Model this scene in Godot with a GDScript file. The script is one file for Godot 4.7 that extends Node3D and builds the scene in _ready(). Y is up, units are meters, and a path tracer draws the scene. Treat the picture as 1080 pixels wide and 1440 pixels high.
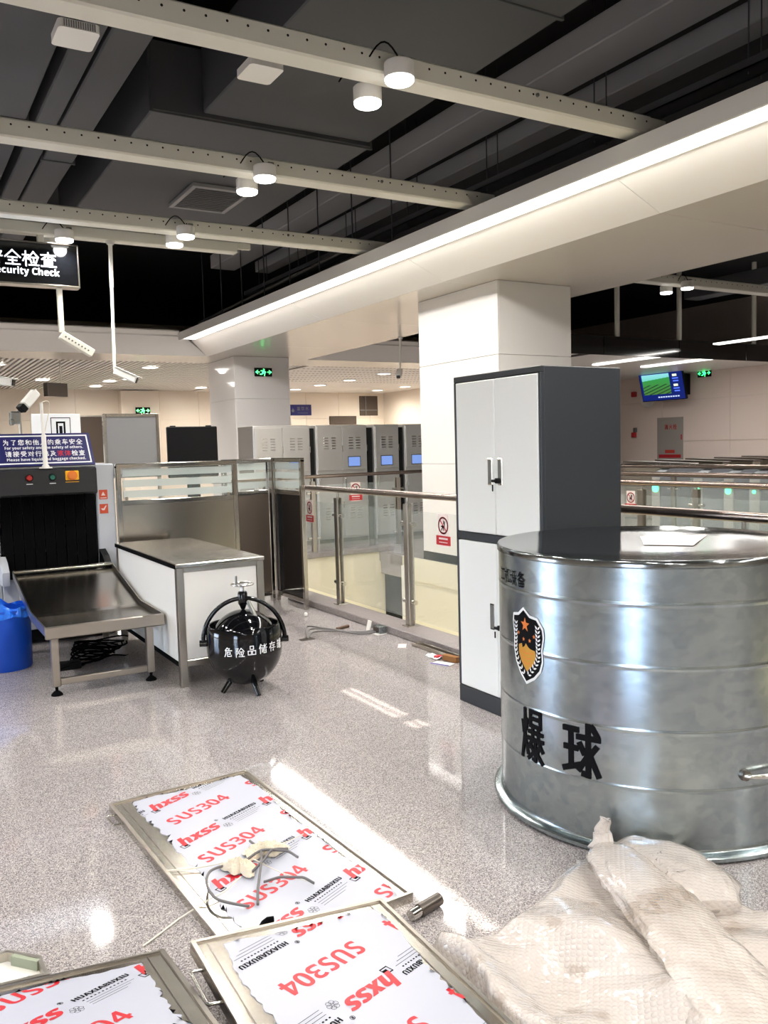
extends Node3D
# A station security-check hall: dark open ceiling, white fascia with a strip light, x-ray scanner, steel desk,
# glass balustrade round a stair opening, two-tone cabinet, galvanised drum and film-covered steel panels.

var used := {}
var mats := {}
var rng := RandomNumberGenerator.new()

# ---------------------------------------------------------------- mesh builder
class MB:
	var v := PackedVector3Array()
	var n := PackedVector3Array()
	var u := PackedVector2Array()
	var c := PackedColorArray()
	var col := Color(1, 1, 1)
	var colored := false
	var center := Vector3.ZERO

	func tri(a: Vector3, b: Vector3, d: Vector3) -> void:   # counter-clockwise seen from outside
		var m := (b - a).cross(d - a)
		if m.length_squared() < 1e-18:
			return
		m = m.normalized()
		trin(a, b, d, m, m, m)

	func trin(a: Vector3, b: Vector3, d: Vector3, na: Vector3, nb: Vector3, nd: Vector3, ua := Vector2.ZERO, ub := Vector2.ZERO, ud := Vector2.ZERO) -> void:
		if (b - a).cross(d - a).dot(na + nb + nd) < 0.0:      # winding follows the given normals
			var t := b
			b = d
			d = t
			t = nb
			nb = nd
			nd = t
			var w := ub
			ub = ud
			ud = w
		v.append(a); v.append(d); v.append(b)
		n.append(na); n.append(nd); n.append(nb)
		u.append(ua); u.append(ud); u.append(ub)
		for k in 3:
			c.append(col)

	func quad(a: Vector3, b: Vector3, d: Vector3, e: Vector3) -> void:
		tri(a, b, d)
		tri(a, d, e)

	func quad_uv(a: Vector3, b: Vector3, d: Vector3, e: Vector3) -> void:   # uv 0..1, a at lower left
		var m := (b - a).cross(d - a).normalized()
		trin(a, b, d, m, m, m, Vector2(0, 1), Vector2(1, 1), Vector2(1, 0))
		trin(a, d, e, m, m, m, Vector2(0, 1), Vector2(1, 0), Vector2(0, 0))

	func otri(a: Vector3, b: Vector3, d: Vector3, o: Vector3) -> void:
		if (b - a).cross(d - a).dot((a + b + d) / 3.0 - o) < 0.0:
			tri(a, d, b)
		else:
			tri(a, b, d)

	func box(lo: Vector3, hi: Vector3, bevel := 0.0, basis := Basis.IDENTITY, pivot := Vector3.ZERO) -> void:
		var o := (lo + hi) / 2.0
		var h := ((hi - lo) / 2.0).abs()
		var bv: float = minf(bevel, minf(h.x, minf(h.y, h.z)) * 0.9)
		var q := func(p: Vector3) -> Vector3: return pivot + basis * (p - pivot)
		var oc: Vector3 = q.call(o)
		var pt := func(sx: float, sy: float, sz: float, axis: int) -> Vector3:
			var p := Vector3(sx * (h.x - (0.0 if axis == 0 else bv)), sy * (h.y - (0.0 if axis == 1 else bv)), sz * (h.z - (0.0 if axis == 2 else bv)))
			return q.call(o + p)
		for axis in 3:
			for s in [-1.0, 1.0]:
				var ps := []
				for k in [[-1.0, -1.0], [1.0, -1.0], [1.0, 1.0], [-1.0, 1.0]]:
					var w := [0.0, 0.0, 0.0]
					w[axis] = s; w[(axis + 1) % 3] = k[0]; w[(axis + 2) % 3] = k[1]
					ps.append(pt.call(w[0], w[1], w[2], axis))
				otri(ps[0], ps[1], ps[2], oc)
				otri(ps[0], ps[2], ps[3], oc)
		if bv > 0.0:
			for axis in 3:
				var b1 := (axis + 1) % 3
				var b2 := (axis + 2) % 3
				for k in [[-1.0, -1.0], [1.0, -1.0], [1.0, 1.0], [-1.0, 1.0]]:
					var w0 := [0.0, 0.0, 0.0]
					var w1 := [0.0, 0.0, 0.0]
					w0[axis] = -1.0; w1[axis] = 1.0
					w0[b1] = k[0]; w1[b1] = k[0]; w0[b2] = k[1]; w1[b2] = k[1]
					var a: Vector3 = pt.call(w0[0], w0[1], w0[2], b1)
					var b: Vector3 = pt.call(w1[0], w1[1], w1[2], b1)
					var d: Vector3 = pt.call(w1[0], w1[1], w1[2], b2)
					var e: Vector3 = pt.call(w0[0], w0[1], w0[2], b2)
					otri(a, b, d, oc)
					otri(a, d, e, oc)
			for sx in [-1.0, 1.0]:
				for sy in [-1.0, 1.0]:
					for sz in [-1.0, 1.0]:
						otri(pt.call(sx, sy, sz, 0), pt.call(sx, sy, sz, 1), pt.call(sx, sy, sz, 2), oc)

	func frame_at(dir: Vector3) -> Basis:
		var w := dir.normalized()
		var side := Vector3.UP.cross(w)
		if side.length() < 0.05:
			side = Vector3.RIGHT.cross(w)
		side = side.normalized()
		return Basis(side, w.cross(side), w)

	func cyl(p0: Vector3, p1: Vector3, r0: float, r1 := -1.0, sides := 16, caps := true) -> void:
		if r1 < 0.0:
			r1 = r0
		var f := frame_at(p1 - p0)
		for i in sides:
			var a0 := TAU * i / sides
			var a1 := TAU * (i + 1) / sides
			var d0 := f.x * cos(a0) + f.y * sin(a0)
			var d1 := f.x * cos(a1) + f.y * sin(a1)
			var A := p0 + d0 * r0
			var B := p0 + d1 * r0
			var C := p1 + d1 * r1
			var D := p1 + d0 * r1
			trin(A, B, C, d0, d1, d1)
			trin(A, C, D, d0, d1, d0)
			if caps:
				if r0 > 0.0: tri(p0, B, A)
				if r1 > 0.0: tri(p1, D, C)

	func tube(pts: PackedVector3Array, r: float, sides := 8, closed := false) -> void:
		var m := pts.size()
		var rings := []
		var prev := Vector3.ZERO
		for i in m:
			var d: Vector3
			if closed:
				d = pts[(i + 1) % m] - pts[(i - 1 + m) % m]
			else:
				d = pts[mini(i + 1, m - 1)] - pts[maxi(i - 1, 0)]
			d = d.normalized()
			var side: Vector3
			if prev == Vector3.ZERO:
				side = frame_at(d).x
			else:
				side = (prev - d * prev.dot(d)).normalized()
			prev = side
			var up := d.cross(side)
			var ring := []
			for k in sides:
				var a := TAU * k / sides
				ring.append(side * cos(a) + up * sin(a))
			rings.append(ring)
		for i in (m if closed else m - 1):
			var j := (i + 1) % m
			for k in sides:
				var l := (k + 1) % sides
				var a0: Vector3 = rings[i][k]
				var a1: Vector3 = rings[i][l]
				var b0: Vector3 = rings[j][k]
				var b1: Vector3 = rings[j][l]
				trin(pts[i] + a0 * r, pts[i] + a1 * r, pts[j] + b1 * r, a0, a1, b1)
				trin(pts[i] + a0 * r, pts[j] + b1 * r, pts[j] + b0 * r, a0, b1, b0)
		if not closed:
			for k in sides:
				var l := (k + 1) % sides
				tri(pts[0], pts[0] + rings[0][l] * r, pts[0] + rings[0][k] * r)
				tri(pts[m - 1], pts[m - 1] + rings[m - 1][k] * r, pts[m - 1] + rings[m - 1][l] * r)

	func lathe(prof: Array, o: Vector3, sides := 48, smooth := true) -> void:   # prof: [r, y] from bottom to top, outside to the right
		var m := prof.size()
		var nn := []
		for i in m - 1:
			var t := Vector2(prof[i + 1][0] - prof[i][0], prof[i + 1][1] - prof[i][1]).normalized()
			nn.append(Vector2(t.y, -t.x))
		for i in m - 1:
			var n0: Vector2 = nn[i]
			var n1: Vector2 = nn[i]
			if smooth and i > 0 and nn[i].dot(nn[i - 1]) > 0.75:
				n0 = (nn[i] + nn[i - 1]).normalized()
			if smooth and i < m - 2 and nn[i].dot(nn[i + 1]) > 0.75:
				n1 = (nn[i] + nn[i + 1]).normalized()
			for k in sides:
				var a0 := TAU * k / sides
				var a1 := TAU * (k + 1) / sides
				var d0 := Vector3(sin(a0), 0, cos(a0))
				var d1 := Vector3(sin(a1), 0, cos(a1))
				var r0: float = prof[i][0]
				var r1: float = prof[i + 1][0]
				var y0 := Vector3(0, prof[i][1], 0) + o
				var y1 := Vector3(0, prof[i + 1][1], 0) + o
				var m00 := d0 * n0.x + Vector3(0, n0.y, 0)
				var m10 := d1 * n0.x + Vector3(0, n0.y, 0)
				var m01 := d0 * n1.x + Vector3(0, n1.y, 0)
				var m11 := d1 * n1.x + Vector3(0, n1.y, 0)
				if r0 > 0.0: trin(y0 + d0 * r0, y0 + d1 * r0, y1 + d1 * r1, m00, m10, m11)
				if r1 > 0.0: trin(y0 + d0 * r0, y1 + d1 * r1, y1 + d0 * r1, m00, m11, m01)

	func prism(poly: PackedVector2Array, o: Vector3, ax: Vector3, ay: Vector3, az: Vector3) -> void:   # polygon in ax, ay swept along az
		var idx := Geometry2D.triangulate_polygon(poly)
		var q := PackedVector3Array()
		var mid := Vector2.ZERO
		for p in poly:
			q.append(o + ax * p.x + ay * p.y)
			mid += p / poly.size()
		var ccw := not Geometry2D.is_polygon_clockwise(poly)
		if ax.cross(ay).dot(az) < 0.0:
			ccw = not ccw
		for i in range(0, idx.size(), 3):
			var a := q[idx[i]]
			var b := q[idx[i + 1]]
			var d := q[idx[i + 2]]
			if (b - a).cross(d - a).dot(az) > 0.0:
				var t := b
				b = d
				d = t
			tri(a, b, d)
			tri(a + az, d + az, b + az)
		for i in q.size():
			var j := (i + 1) % q.size()
			if ccw:
				quad(q[i], q[j], q[j] + az, q[i] + az)
			else:
				quad(q[j], q[i], q[i] + az, q[j] + az)

	func done(off: Vector3) -> ArrayMesh:
		var w := PackedVector3Array()
		w.resize(v.size())
		for i in v.size():
			w[i] = v[i] - off
		var a := []
		a.resize(Mesh.ARRAY_MAX)
		a[Mesh.ARRAY_VERTEX] = w
		a[Mesh.ARRAY_NORMAL] = n
		a[Mesh.ARRAY_TEX_UV] = u
		if colored:
			a[Mesh.ARRAY_COLOR] = c
		var m := ArrayMesh.new()
		m.add_surface_from_arrays(Mesh.PRIMITIVE_TRIANGLES, a)
		return m


func numbered(called: String) -> String:
	if not used.has(called):
		used[called] = 0
		return called
	used[called] += 1
	return "%s_%03d" % [called, used[called]]

func tag(o: Node, label: String, category := "", group := "", kind := "") -> void:
	if label: o.set_meta("label", label)
	if category: o.set_meta("category", category)
	if group: o.set_meta("group", group)
	if kind: o.set_meta("kind", kind)

func thing(called: String, label: String, category: String, at: Vector3, group := "") -> Node3D:
	var o := Node3D.new()
	o.name = numbered(called)
	add_child(o)
	o.position = at
	tag(o, label, category, group)
	return o

func origin(o: Node) -> Vector3:
	var p := Vector3.ZERO
	var k: Node = o
	while k != null and k != self and k is Node3D:
		p += (k as Node3D).position
		k = k.get_parent()
	return p

func part(called: String, b: MB, m: Material, parent: Node) -> MeshInstance3D:   # b holds world coordinates
	var o := MeshInstance3D.new()
	o.name = called
	o.mesh = b.done(origin(parent))
	o.material_override = m
	parent.add_child(o, true)
	return o

func solo(called: String, b: MB, m: Material, label: String, category: String, at: Vector3, group := "") -> MeshInstance3D:
	var o := MeshInstance3D.new()
	o.name = numbered(called)
	o.mesh = b.done(at)
	o.material_override = m
	o.position = at
	add_child(o)
	tag(o, label, category, group)
	return o

func struct(called: String, b: MB, m: Material, label: String, category := "wall") -> MeshInstance3D:
	var o := solo(called, b, m, label, category, Vector3.ZERO)
	o.set_meta("kind", "structure")
	return o

func piece(called: String, mesh: Mesh, m: Material, parent: Node3D, at: Vector3) -> MeshInstance3D:   # shares its mesh; at in world
	var o := MeshInstance3D.new()
	o.name = called
	o.mesh = mesh
	o.material_override = m
	o.position = at - origin(parent)
	parent.add_child(o, true)
	return o

func copy(o: Node3D, at: Vector3, label := "") -> Node3D:
	var d: Node3D = o.duplicate()
	var base := str(o.name).rstrip("0123456789")
	d.name = numbered(base.trim_suffix("_"))
	add_child(d)
	d.position = at
	if label: d.set_meta("label", label)
	return d

# ---------------------------------------------------------------- materials
func pm(called: String, hex: String, rough := 0.6, metal := 0.0) -> StandardMaterial3D:
	if mats.has(called):
		return mats[called]
	var m := StandardMaterial3D.new()
	m.resource_name = called
	m.albedo_color = Color(hex)
	m.roughness = rough
	m.metallic = metal
	mats[called] = m
	return m

func glow(called: String, hex: String, energy: float, base := "ffffff") -> StandardMaterial3D:
	if mats.has(called):
		return mats[called]
	var m := pm(called, base, 0.5)
	m.emission_enabled = true
	m.emission = Color(hex)
	m.emission_energy_multiplier = energy
	return m

func pane(called: String, hex: String, alpha: float, rough := 0.02) -> StandardMaterial3D:
	var m := pm(called, hex, rough)
	m.transparency = BaseMaterial3D.TRANSPARENCY_ALPHA
	m.albedo_color.a = alpha
	return m

func noise_tex(kind: int, freq: float, cols: Array, offs: Array, size := 512, octaves := 1, hard := false, sd := 3) -> NoiseTexture2D:
	var f := FastNoiseLite.new()
	f.seed = sd
	f.noise_type = kind
	f.frequency = freq
	f.fractal_octaves = octaves
	if octaves == 1:
		f.fractal_type = FastNoiseLite.FRACTAL_NONE
	if kind == FastNoiseLite.TYPE_CELLULAR:
		f.cellular_return_type = FastNoiseLite.RETURN_CELL_VALUE
	var t := NoiseTexture2D.new()
	t.width = size
	t.height = size
	t.seamless = true
	t.seamless_blend_skirt = 0.05 if hard else 0.2
	t.noise = f
	var g := Gradient.new()
	g.interpolation_mode = Gradient.GRADIENT_INTERPOLATE_CONSTANT if hard else Gradient.GRADIENT_INTERPOLATE_LINEAR
	var cc := PackedColorArray()
	for h in cols:
		cc.append(Color(h))
	g.offsets = PackedFloat32Array(offs)
	g.colors = cc
	t.color_ramp = g
	return t

func world_tex(m: StandardMaterial3D, t: Texture2D, scale: Vector3) -> void:
	m.albedo_texture = t
	m.uv1_triplanar = true
	m.uv1_world_triplanar = true
	m.uv1_scale = scale

func make_materials() -> void:
	var g := pm("granite", "ffffff", 0.06)
	world_tex(g, noise_tex(FastNoiseLite.TYPE_CELLULAR, 0.3, ["5a5659", "837d7f", "a09999", "b3aca9", "cfc8c5", "979192"], [0.0, 0.14, 0.34, 0.56, 0.78, 0.92], 1024, 1, true), Vector3(1.35, 1.35, 1.35))
	var k := pm("kerb granite", "ffffff", 0.3)
	world_tex(k, noise_tex(FastNoiseLite.TYPE_CELLULAR, 0.3, ["5d585a", "7a7374", "8d8584", "a39a96", "b5aca7"], [0.0, 0.2, 0.45, 0.68, 0.88], 512, 1, true, 8), Vector3(3, 3, 3))
	pm("grout", "8f8683", 0.6)
	pm("dark ceiling", "303134", 0.8)
	pm("dark duct", "454649", 0.62)
	pm("joist", "a4a4a4", 0.7)
	pm("dark slab", "232427", 0.9)
	pm("beam paint", "dedccf", 0.42)
	pm("fascia white", "eeebe4", 0.32)
	pm("soffit", "d1cbc1", 0.2)
	var cp := pm("column panel", "eceae7", 0.06)
	cp.clearcoat_enabled = true
	cp.clearcoat = 0.5
	cp.clearcoat_roughness = 0.03
	pm("cream wall", "e9dcca", 0.25)
	pm("pink wall", "f1e2d8", 0.2)
	pm("well wall", "e9e3cc", 0.4)
	pm("slat", "e4dfd6", 0.4)
	pm("white panel", "eceae4", 0.35)
	pm("white plastic", "eeece6", 0.4)
	pm("black plastic", "0d0d0f", 0.55).metallic_specular = 0.3
	pm("black gloss", "08090c", 0.09)
	pm("rubber", "0b0b0c", 0.85).metallic_specular = 0.15
	pm("cabinet dark", "2b2f34", 0.42)
	pm("cabinet white", "f0f1ec", 0.3)
	pm("scanner grey", "b9bdc4", 0.45)
	pm("scanner black", "1a1b1e", 0.4)
	pm("chrome", "d8d6d0", 0.12, 1.0)
	pm("steel", "b7b1a7", 0.28, 1.0)
	pm("steel dark", "77706a", 0.3, 1.0)
	pm("mirror steel", "c4c1bb", 0.14, 1.0)
	pm("rail steel", "8d8078", 0.24, 1.0)
	pm("bolt", "8a8a86", 0.35, 0.9)
	var br := pm("brushed", "c1bbb1", 0.2, 1.0)
	pm("brown steel", "85786c", 0.36, 0.65)
	pm("locker steel", "d2d0cc", 0.34, 0.75)
	var gv := pm("galvanised", "ffffff", 0.3, 1.0)
	world_tex(gv, noise_tex(FastNoiseLite.TYPE_CELLULAR, 0.06, ["9aa6aa", "a3aeb1", "afb9bb", "a6b0b4"], [0.0, 0.35, 0.7, 1.0], 512, 1, false, 21), Vector3(1.2, 1.2, 1.2))
	gv.roughness_texture = noise_tex(FastNoiseLite.TYPE_SIMPLEX, 0.012, ["b0b0b0", "e8e8e8"], [0.2, 0.8], 256, 4, false, 5)
	pm("drum lid", "9da3a5", 0.13, 1.0)
	gv.normal_enabled = true
	var nz := noise_tex(FastNoiseLite.TYPE_SIMPLEX, 0.006, ["000000", "ffffff"], [0.0, 1.0], 256, 2, false, 9)
	nz.as_normal_map = true
	nz.bump_strength = 2.0
	nz.color_ramp = null
	gv.normal_texture = nz
	gv.normal_scale = 0.03
	pane("glass", "cfe0d8", 0.07)
	pane("frosted", "c9d2ce", 0.62, 0.45)
	pane("smoke glass", "1b1d22", 0.86, 0.08)
	pm("film", "b6b9c6", 0.3)
	pm("print red", "c4202c", 0.4)
	pm("print black", "131316", 0.8).metallic_specular = 0.2
	pm("print white", "eef0f2", 0.5)
	pm("blue bin", "0c50c8", 0.38)
	pm("bag blue", "2f7cf0", 0.25)
	pm("wire grey", "6d6a6a", 0.5)
	pm("cloth", "e6dcc6", 0.9)
	pm("string", "e3dccd", 0.7)
	pm("sign navy", "20215e", 0.3)
	pm("sign red", "b5222b", 0.45)
	pm("orange red", "c24a2c", 0.4)
	pm("grey board", "8c8b8c", 0.5)
	pm("cardboard", "9a6a3c", 0.8)
	pm("brown stick", "5d4636", 0.8)
	pm("yellow", "f2b21c", 0.35)
	pm("red button", "a42a26", 0.3)
	pm("green button", "1d5a4b", 0.3)
	pm("sign text red", "c2453a", 0.5)
	pm("rim green", "98a08a", 0.5)
	pm("door grey", "a49f99", 0.45)
	pm("dark window", "4d4239", 0.25)
	pm("void", "0c0c0d", 0.9)
	pm("gold", "c8912a", 0.45)
	pm("star orange", "dd7a2e", 0.45)
	pm("paper pink", "ddcbc7", 0.8)
	glow("lamp face", "fffaf2", 7.0)
	glow("strip face", "fffaf4", 2.6)
	glow("sign glow", "e6f0ff", 1.5)
	glow("exit green", "22ff7a", 1.6)
	glow("gate green", "30ffb0", 2.2)
	glow("screen blue", "8fb2ff", 0.75, "202838")

# ---------------------------------------------------------------- written characters: strokes in a 100 x 100 box, y down
func glyph(ch: String) -> String:
	match ch:
		"爆": return "8,30 13,48|31,25 26,42|20,6 20,45 5,95|20,54 33,86|48,5 92,5 92,32 48,32 48,5|48,18 92,18|41,44 98,44|57,36 57,56|83,36 83,56|35,57 100,57|57,57 38,74|82,57 100,74|69,62 69,95 60,94|50,70 58,78|88,68 79,78|38,94 60,82|78,82 98,96"
		"球": return "4,14 38,14|6,48 36,48|2,88 42,78|21,14 21,82|44,26 98,26|71,4 71,93 59,92|82,5 94,18|48,40 58,53|46,84 68,60|92,42 76,57|73,52 98,90"
		"江": return "8,12 20,22|4,38 16,48|8,92 22,62|34,20 94,20|64,20 64,86|28,86 98,86"
		"机": return "4,28 42,28|23,4 23,96|23,32 4,70|23,36 40,56|54,12 54,50 42,94|54,12 82,12 82,88 98,88 98,74"
		"设": return "10,8 20,18|4,38 20,38 20,88 32,76|50,10 48,34 38,42|50,10 78,10 78,36 94,36|42,52 84,52 42,96|48,62 96,96"
		"备": return "38,4 14,34|34,16 74,16 10,56|30,24 92,52|24,60 78,60 78,96 24,96 24,60|51,60 51,96|24,78 78,78"
		"危": return "40,4 14,30|36,12 66,12 54,30|14,32 92,32|24,32 20,66 6,94|40,48 74,48 74,68 56,68|40,48 40,90 86,90 86,76"
		"险": return "10,8 10,96|10,8 32,8 20,34 34,52 20,64|66,6 38,38|66,6 98,38|52,42 82,42|46,54 52,74|66,52 68,72|90,52 78,80|40,90 98,90"
		"品": return "32,6 70,6 70,38 32,38 32,6|8,54 44,54 44,92 8,92 8,54|56,54 94,54 94,92 56,92 56,54"
		"储": return "22,4 4,44|16,28 16,96|32,12 38,20|28,40 38,40 38,84 46,74|52,22 84,22|68,6 68,40|46,42 100,42|94,10 50,62|58,58 90,58 90,94 58,94 58,58|58,76 90,76"
		"存": return "8,20 94,20|44,4 6,60|24,44 24,96|46,40 84,40 66,56|66,56 66,94 54,90|36,66 98,66"
		"罐": return "16,6 6,24|12,18 42,18|4,44 46,44|26,18 26,84|8,58 8,86 44,86|44,56 44,86|50,10 98,10|62,2 62,18|86,2 86,18|52,24 70,24 70,36 52,36 52,24|78,24 96,24 96,36 78,36 78,24|62,42 52,60|58,54 58,98|58,54 98,54|58,68 94,68|58,82 94,82|58,96 98,96|78,46 78,96"
		"安": return "50,2 54,12|8,34 8,18 94,18 88,34|44,26 22,62 78,92|74,44 18,96|4,46 98,46"
		"全": return "50,4 4,48|50,4 98,48|22,50 78,50|26,70 74,70|8,94 94,94|50,50 50,94"
		"检": return "2,28 38,28|20,4 20,98|20,32 2,66|20,36 36,54|68,6 40,40|68,6 98,40|54,42 84,42|46,54 54,76|68,52 70,74|92,52 80,82|40,92 98,92"
		"查": return "6,20 94,20|50,4 50,46|46,22 10,48|54,22 92,48|26,50 74,50 74,80 26,80 26,50|26,65 74,65|4,94 96,94"
		"为": return "20,8 28,22|12,34 82,34 78,92 64,86|48,4 44,50 8,96|54,50 64,66"
		"了": return "16,12 82,12 52,40|52,40 52,92 36,86"
		"您": return "26,4 8,34|20,22 20,56|48,4 36,22|44,14 92,14 86,24|64,18 64,54 56,52|48,28 40,44|80,28 92,42|14,68 8,88|30,64 34,92 74,92 74,80|50,62 56,74|82,64 92,82"
		"和": return "40,6 10,16|4,32 48,32|26,14 26,96|26,36 4,72|28,40 46,60|58,24 94,24 94,84 58,84 58,24"
		"他": return "24,4 4,48|16,32 16,96|32,40 90,26 88,62 76,58|62,6 62,72|44,18 44,90 96,90 96,74"
		"人": return "50,6 46,46 6,94|50,34 96,94"
		"的": return "22,4 14,18|8,20 40,20 40,86 8,86 8,20|8,52 40,52|62,4 48,36|56,24 94,24 90,92 76,86|60,46 72,62"
		"乘": return "78,4 26,12|6,28 94,28|50,10 50,98|30,36 30,62|14,46 30,46|10,62 30,56|68,36 68,60 90,58|88,40 70,48|48,62 8,94|52,62 94,94"
		"车": return "14,16 88,16|42,2 20,50 86,50|4,70 96,70|54,34 54,98"
		"请": return "10,8 22,20|4,40 20,40 20,88 34,74|44,14 94,14|48,28 90,28|40,42 98,42|68,4 68,42|50,52 50,96|50,52 88,52 88,94 78,92|50,66 88,66|50,80 88,80"
		"接": return "2,26 34,26|20,4 20,92 8,86|2,64 34,50|64,2 70,12|42,16 96,16|54,22 58,36|82,22 76,36|38,40 98,40|62,44 46,72 88,94|82,56 42,96|38,60 98,60"
		"受": return "82,4 16,12|20,18 26,28|46,16 50,26|80,16 70,28|8,48 8,34 94,34 88,48|24,54 78,54 14,96|28,62 90,96"
		"对": return "6,22 42,22 8,88|10,38 44,80|50,34 98,34|80,6 80,92 66,86|58,50 68,66"
		"行": return "28,4 6,30|30,30 4,58|20,48 20,96|46,16 92,16|40,42 98,42|74,42 74,92 60,88"
		"包": return "30,4 6,40|24,20 84,20 80,64 68,60|26,38 26,86 94,86 94,70|26,38 60,38 60,58 26,58"
		"及": return "12,12 66,12 56,42 86,42 16,96|34,12 28,60 6,96|34,44 94,96"
		"液": return "8,8 20,18|4,34 16,44|8,92 22,60|62,2 68,12|30,16 98,16|46,20 30,54|40,44 40,96|64,22 50,54|58,34 88,34 54,96|60,48 96,94"
		"体": return "24,4 4,48|16,30 16,96|34,26 98,26|66,4 66,98|64,28 34,76|68,28 98,76|52,76 82,76"
		"消": return "8,8 20,18|4,36 16,46|8,92 22,60|64,4 64,34|38,12 48,28|92,10 82,28|42,38 42,96|42,38 90,38 90,94 80,92|42,56 90,56|42,74 90,74"
		"火": return "20,30 28,52|82,26 70,48|50,4 50,44 8,96|50,44 94,96"
		"栓": return "4,28 36,28|20,4 20,98|20,32 2,66|68,4 38,44|68,4 98,44|52,46 86,46|54,68 84,68|40,94 98,94|69,46 69,94"
		"直": return "6,16 94,16|50,4 50,24|22,28 78,28 78,84 22,84 22,28|22,42 78,42|22,56 78,56|22,70 78,70|4,94 96,94"
		"饮": return "26,4 6,38|22,18 42,18 36,32|24,36 24,90 42,76|62,4 48,38|56,22 96,22 88,36|72,24 68,56 44,96|72,56 98,96"
		"水": return "50,4 50,92 38,86|10,28 38,28 8,78|88,20 58,46|54,40 96,88"
	return ""

func strokes(ch: String) -> Array:
	var out := []
	for s in glyph(ch).split("|", false):
		var line := PackedVector2Array()
		for p in s.split(" ", false):
			var q := p.split(",")
			line.append(Vector2(float(q[0]), float(q[1])) / 100.0)
		out.append(line)
	return out

# strokes laid on any surface: at maps (x right, y up) in metres to a point, lift is its normal
func ink(b: MB, poly: PackedVector2Array, w: float, at: Callable, step := 0.05) -> void:
	for i in poly.size() - 1:
		var p := poly[i]
		var q := poly[i + 1]
		var d := (q - p).normalized()
		var e := Vector2(-d.y, d.x) * w / 2.0
		p -= d * w * 0.5
		q += d * w * 0.5
		var k := maxi(1, int(ceil((q - p).length() / step)))
		for j in k:
			var s := p.lerp(q, float(j) / k)
			var t := p.lerp(q, float(j + 1) / k)
			b.quad(at.call(s - e), at.call(t - e), at.call(t + e), at.call(s + e))

func write(b: MB, text: String, at: Callable, size: Vector2, pitch: float, weight: float, start := Vector2.ZERO, step := 0.05) -> void:   # start: upper left
	for i in text.length():
		for line in strokes(text[i]):
			var l := PackedVector2Array()
			for p in line:
				l.append(start + Vector2(i * pitch + p.x * size.x, -p.y * size.y))
			ink(b, l, weight, at, step)

func flat_map(o: Vector3, ax: Vector3, ay: Vector3) -> Callable:
	return func(p: Vector2) -> Vector3: return o + ax * p.x + ay * p.y

# Latin lettering as flat triangles, centred on (0, 0), cap height about size * 0.72
func latin(text: String, size: float, bold := true) -> PackedVector2Array:
	var f := SystemFont.new()
	f.font_names = PackedStringArray(["Droid Sans"])
	f.font_weight = 700 if bold else 400
	var t := TextMesh.new()
	t.font = f
	t.text = text
	t.font_size = 64
	t.pixel_size = size / 64.0
	t.depth = 0.0
	t.curve_step = 2.0
	var out := PackedVector2Array()
	for s in t.get_surface_count():
		var a := t.surface_get_arrays(s)
		var vv: PackedVector3Array = a[Mesh.ARRAY_VERTEX]
		var nn: PackedVector3Array = a[Mesh.ARRAY_NORMAL]
		var ix = a[Mesh.ARRAY_INDEX]
		if ix == null or ix.size() == 0:
			ix = PackedInt32Array(range(vv.size()))
		for i in range(0, ix.size() - 2, 3):
			if nn[ix[i]].z > 0.5:
				for k in 3:
					var p := vv[ix[i + k]]
					out.append(Vector2(p.x, p.y))
	return out

func put_latin(b: MB, tris: PackedVector2Array, at: Callable, shift := Vector2.ZERO, toward := Vector3.ZERO) -> void:
	for i in range(0, tris.size() - 2, 3):
		var p: Vector3 = at.call(tris[i] + shift)
		var q: Vector3 = at.call(tris[i + 1] + shift)
		var r: Vector3 = at.call(tris[i + 2] + shift)
		if toward != Vector3.ZERO and (q - p).cross(r - p).dot(toward) < 0.0:
			b.tri(p, r, q)
		else:
			b.tri(p, q, r)

func slab4(b: MB, a: Vector3, c: Vector3, d: Vector3, e: Vector3, up: Vector3) -> void:   # a thin closed plate over four corners
	var o := (a + c + d + e) / 4.0 + up / 2.0
	var lo := [a, c, d, e]
	var hi := [a + up, c + up, d + up, e + up]
	b.otri(lo[0], lo[1], lo[2], o); b.otri(lo[0], lo[2], lo[3], o)
	b.otri(hi[0], hi[1], hi[2], o); b.otri(hi[0], hi[2], hi[3], o)
	for i in 4:
		var j := (i + 1) % 4
		b.otri(lo[i], lo[j], hi[j], o); b.otri(lo[i], hi[j], hi[i], o)

func bx(x0: float, y0: float, z0: float, x1: float, y1: float, z1: float, bevel := 0.0) -> MB:
	var b := MB.new()
	b.box(Vector3(x0, y0, z0), Vector3(x1, y1, z1), bevel)
	return b

func box_mesh(s: Vector3, bevel := 0.0) -> ArrayMesh:
	var b := MB.new()
	b.box(-s / 2.0, s / 2.0, bevel)
	return b.done(Vector3.ZERO)

func spot(at: Vector3, energy: float, angle := 70.0, size := 0.07, color := "fff3e6", parent: Node = self) -> void:
	var l := SpotLight3D.new()
	l.name = "lamp_light"
	l.light_color = Color(color)
	l.light_energy = energy
	l.spot_angle = angle
	l.spot_angle_attenuation = 1.0
	l.spot_range = 40.0
	l.spot_attenuation = 2.0
	l.light_size = size
	l.shadow_enabled = true
	l.rotation_degrees = Vector3(-90, 0, 0)
	parent.add_child(l, true)
	l.position = at - origin(parent)

const LAMP := 2.6
const STRIP := 2.2
const SUN := 4.8

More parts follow.
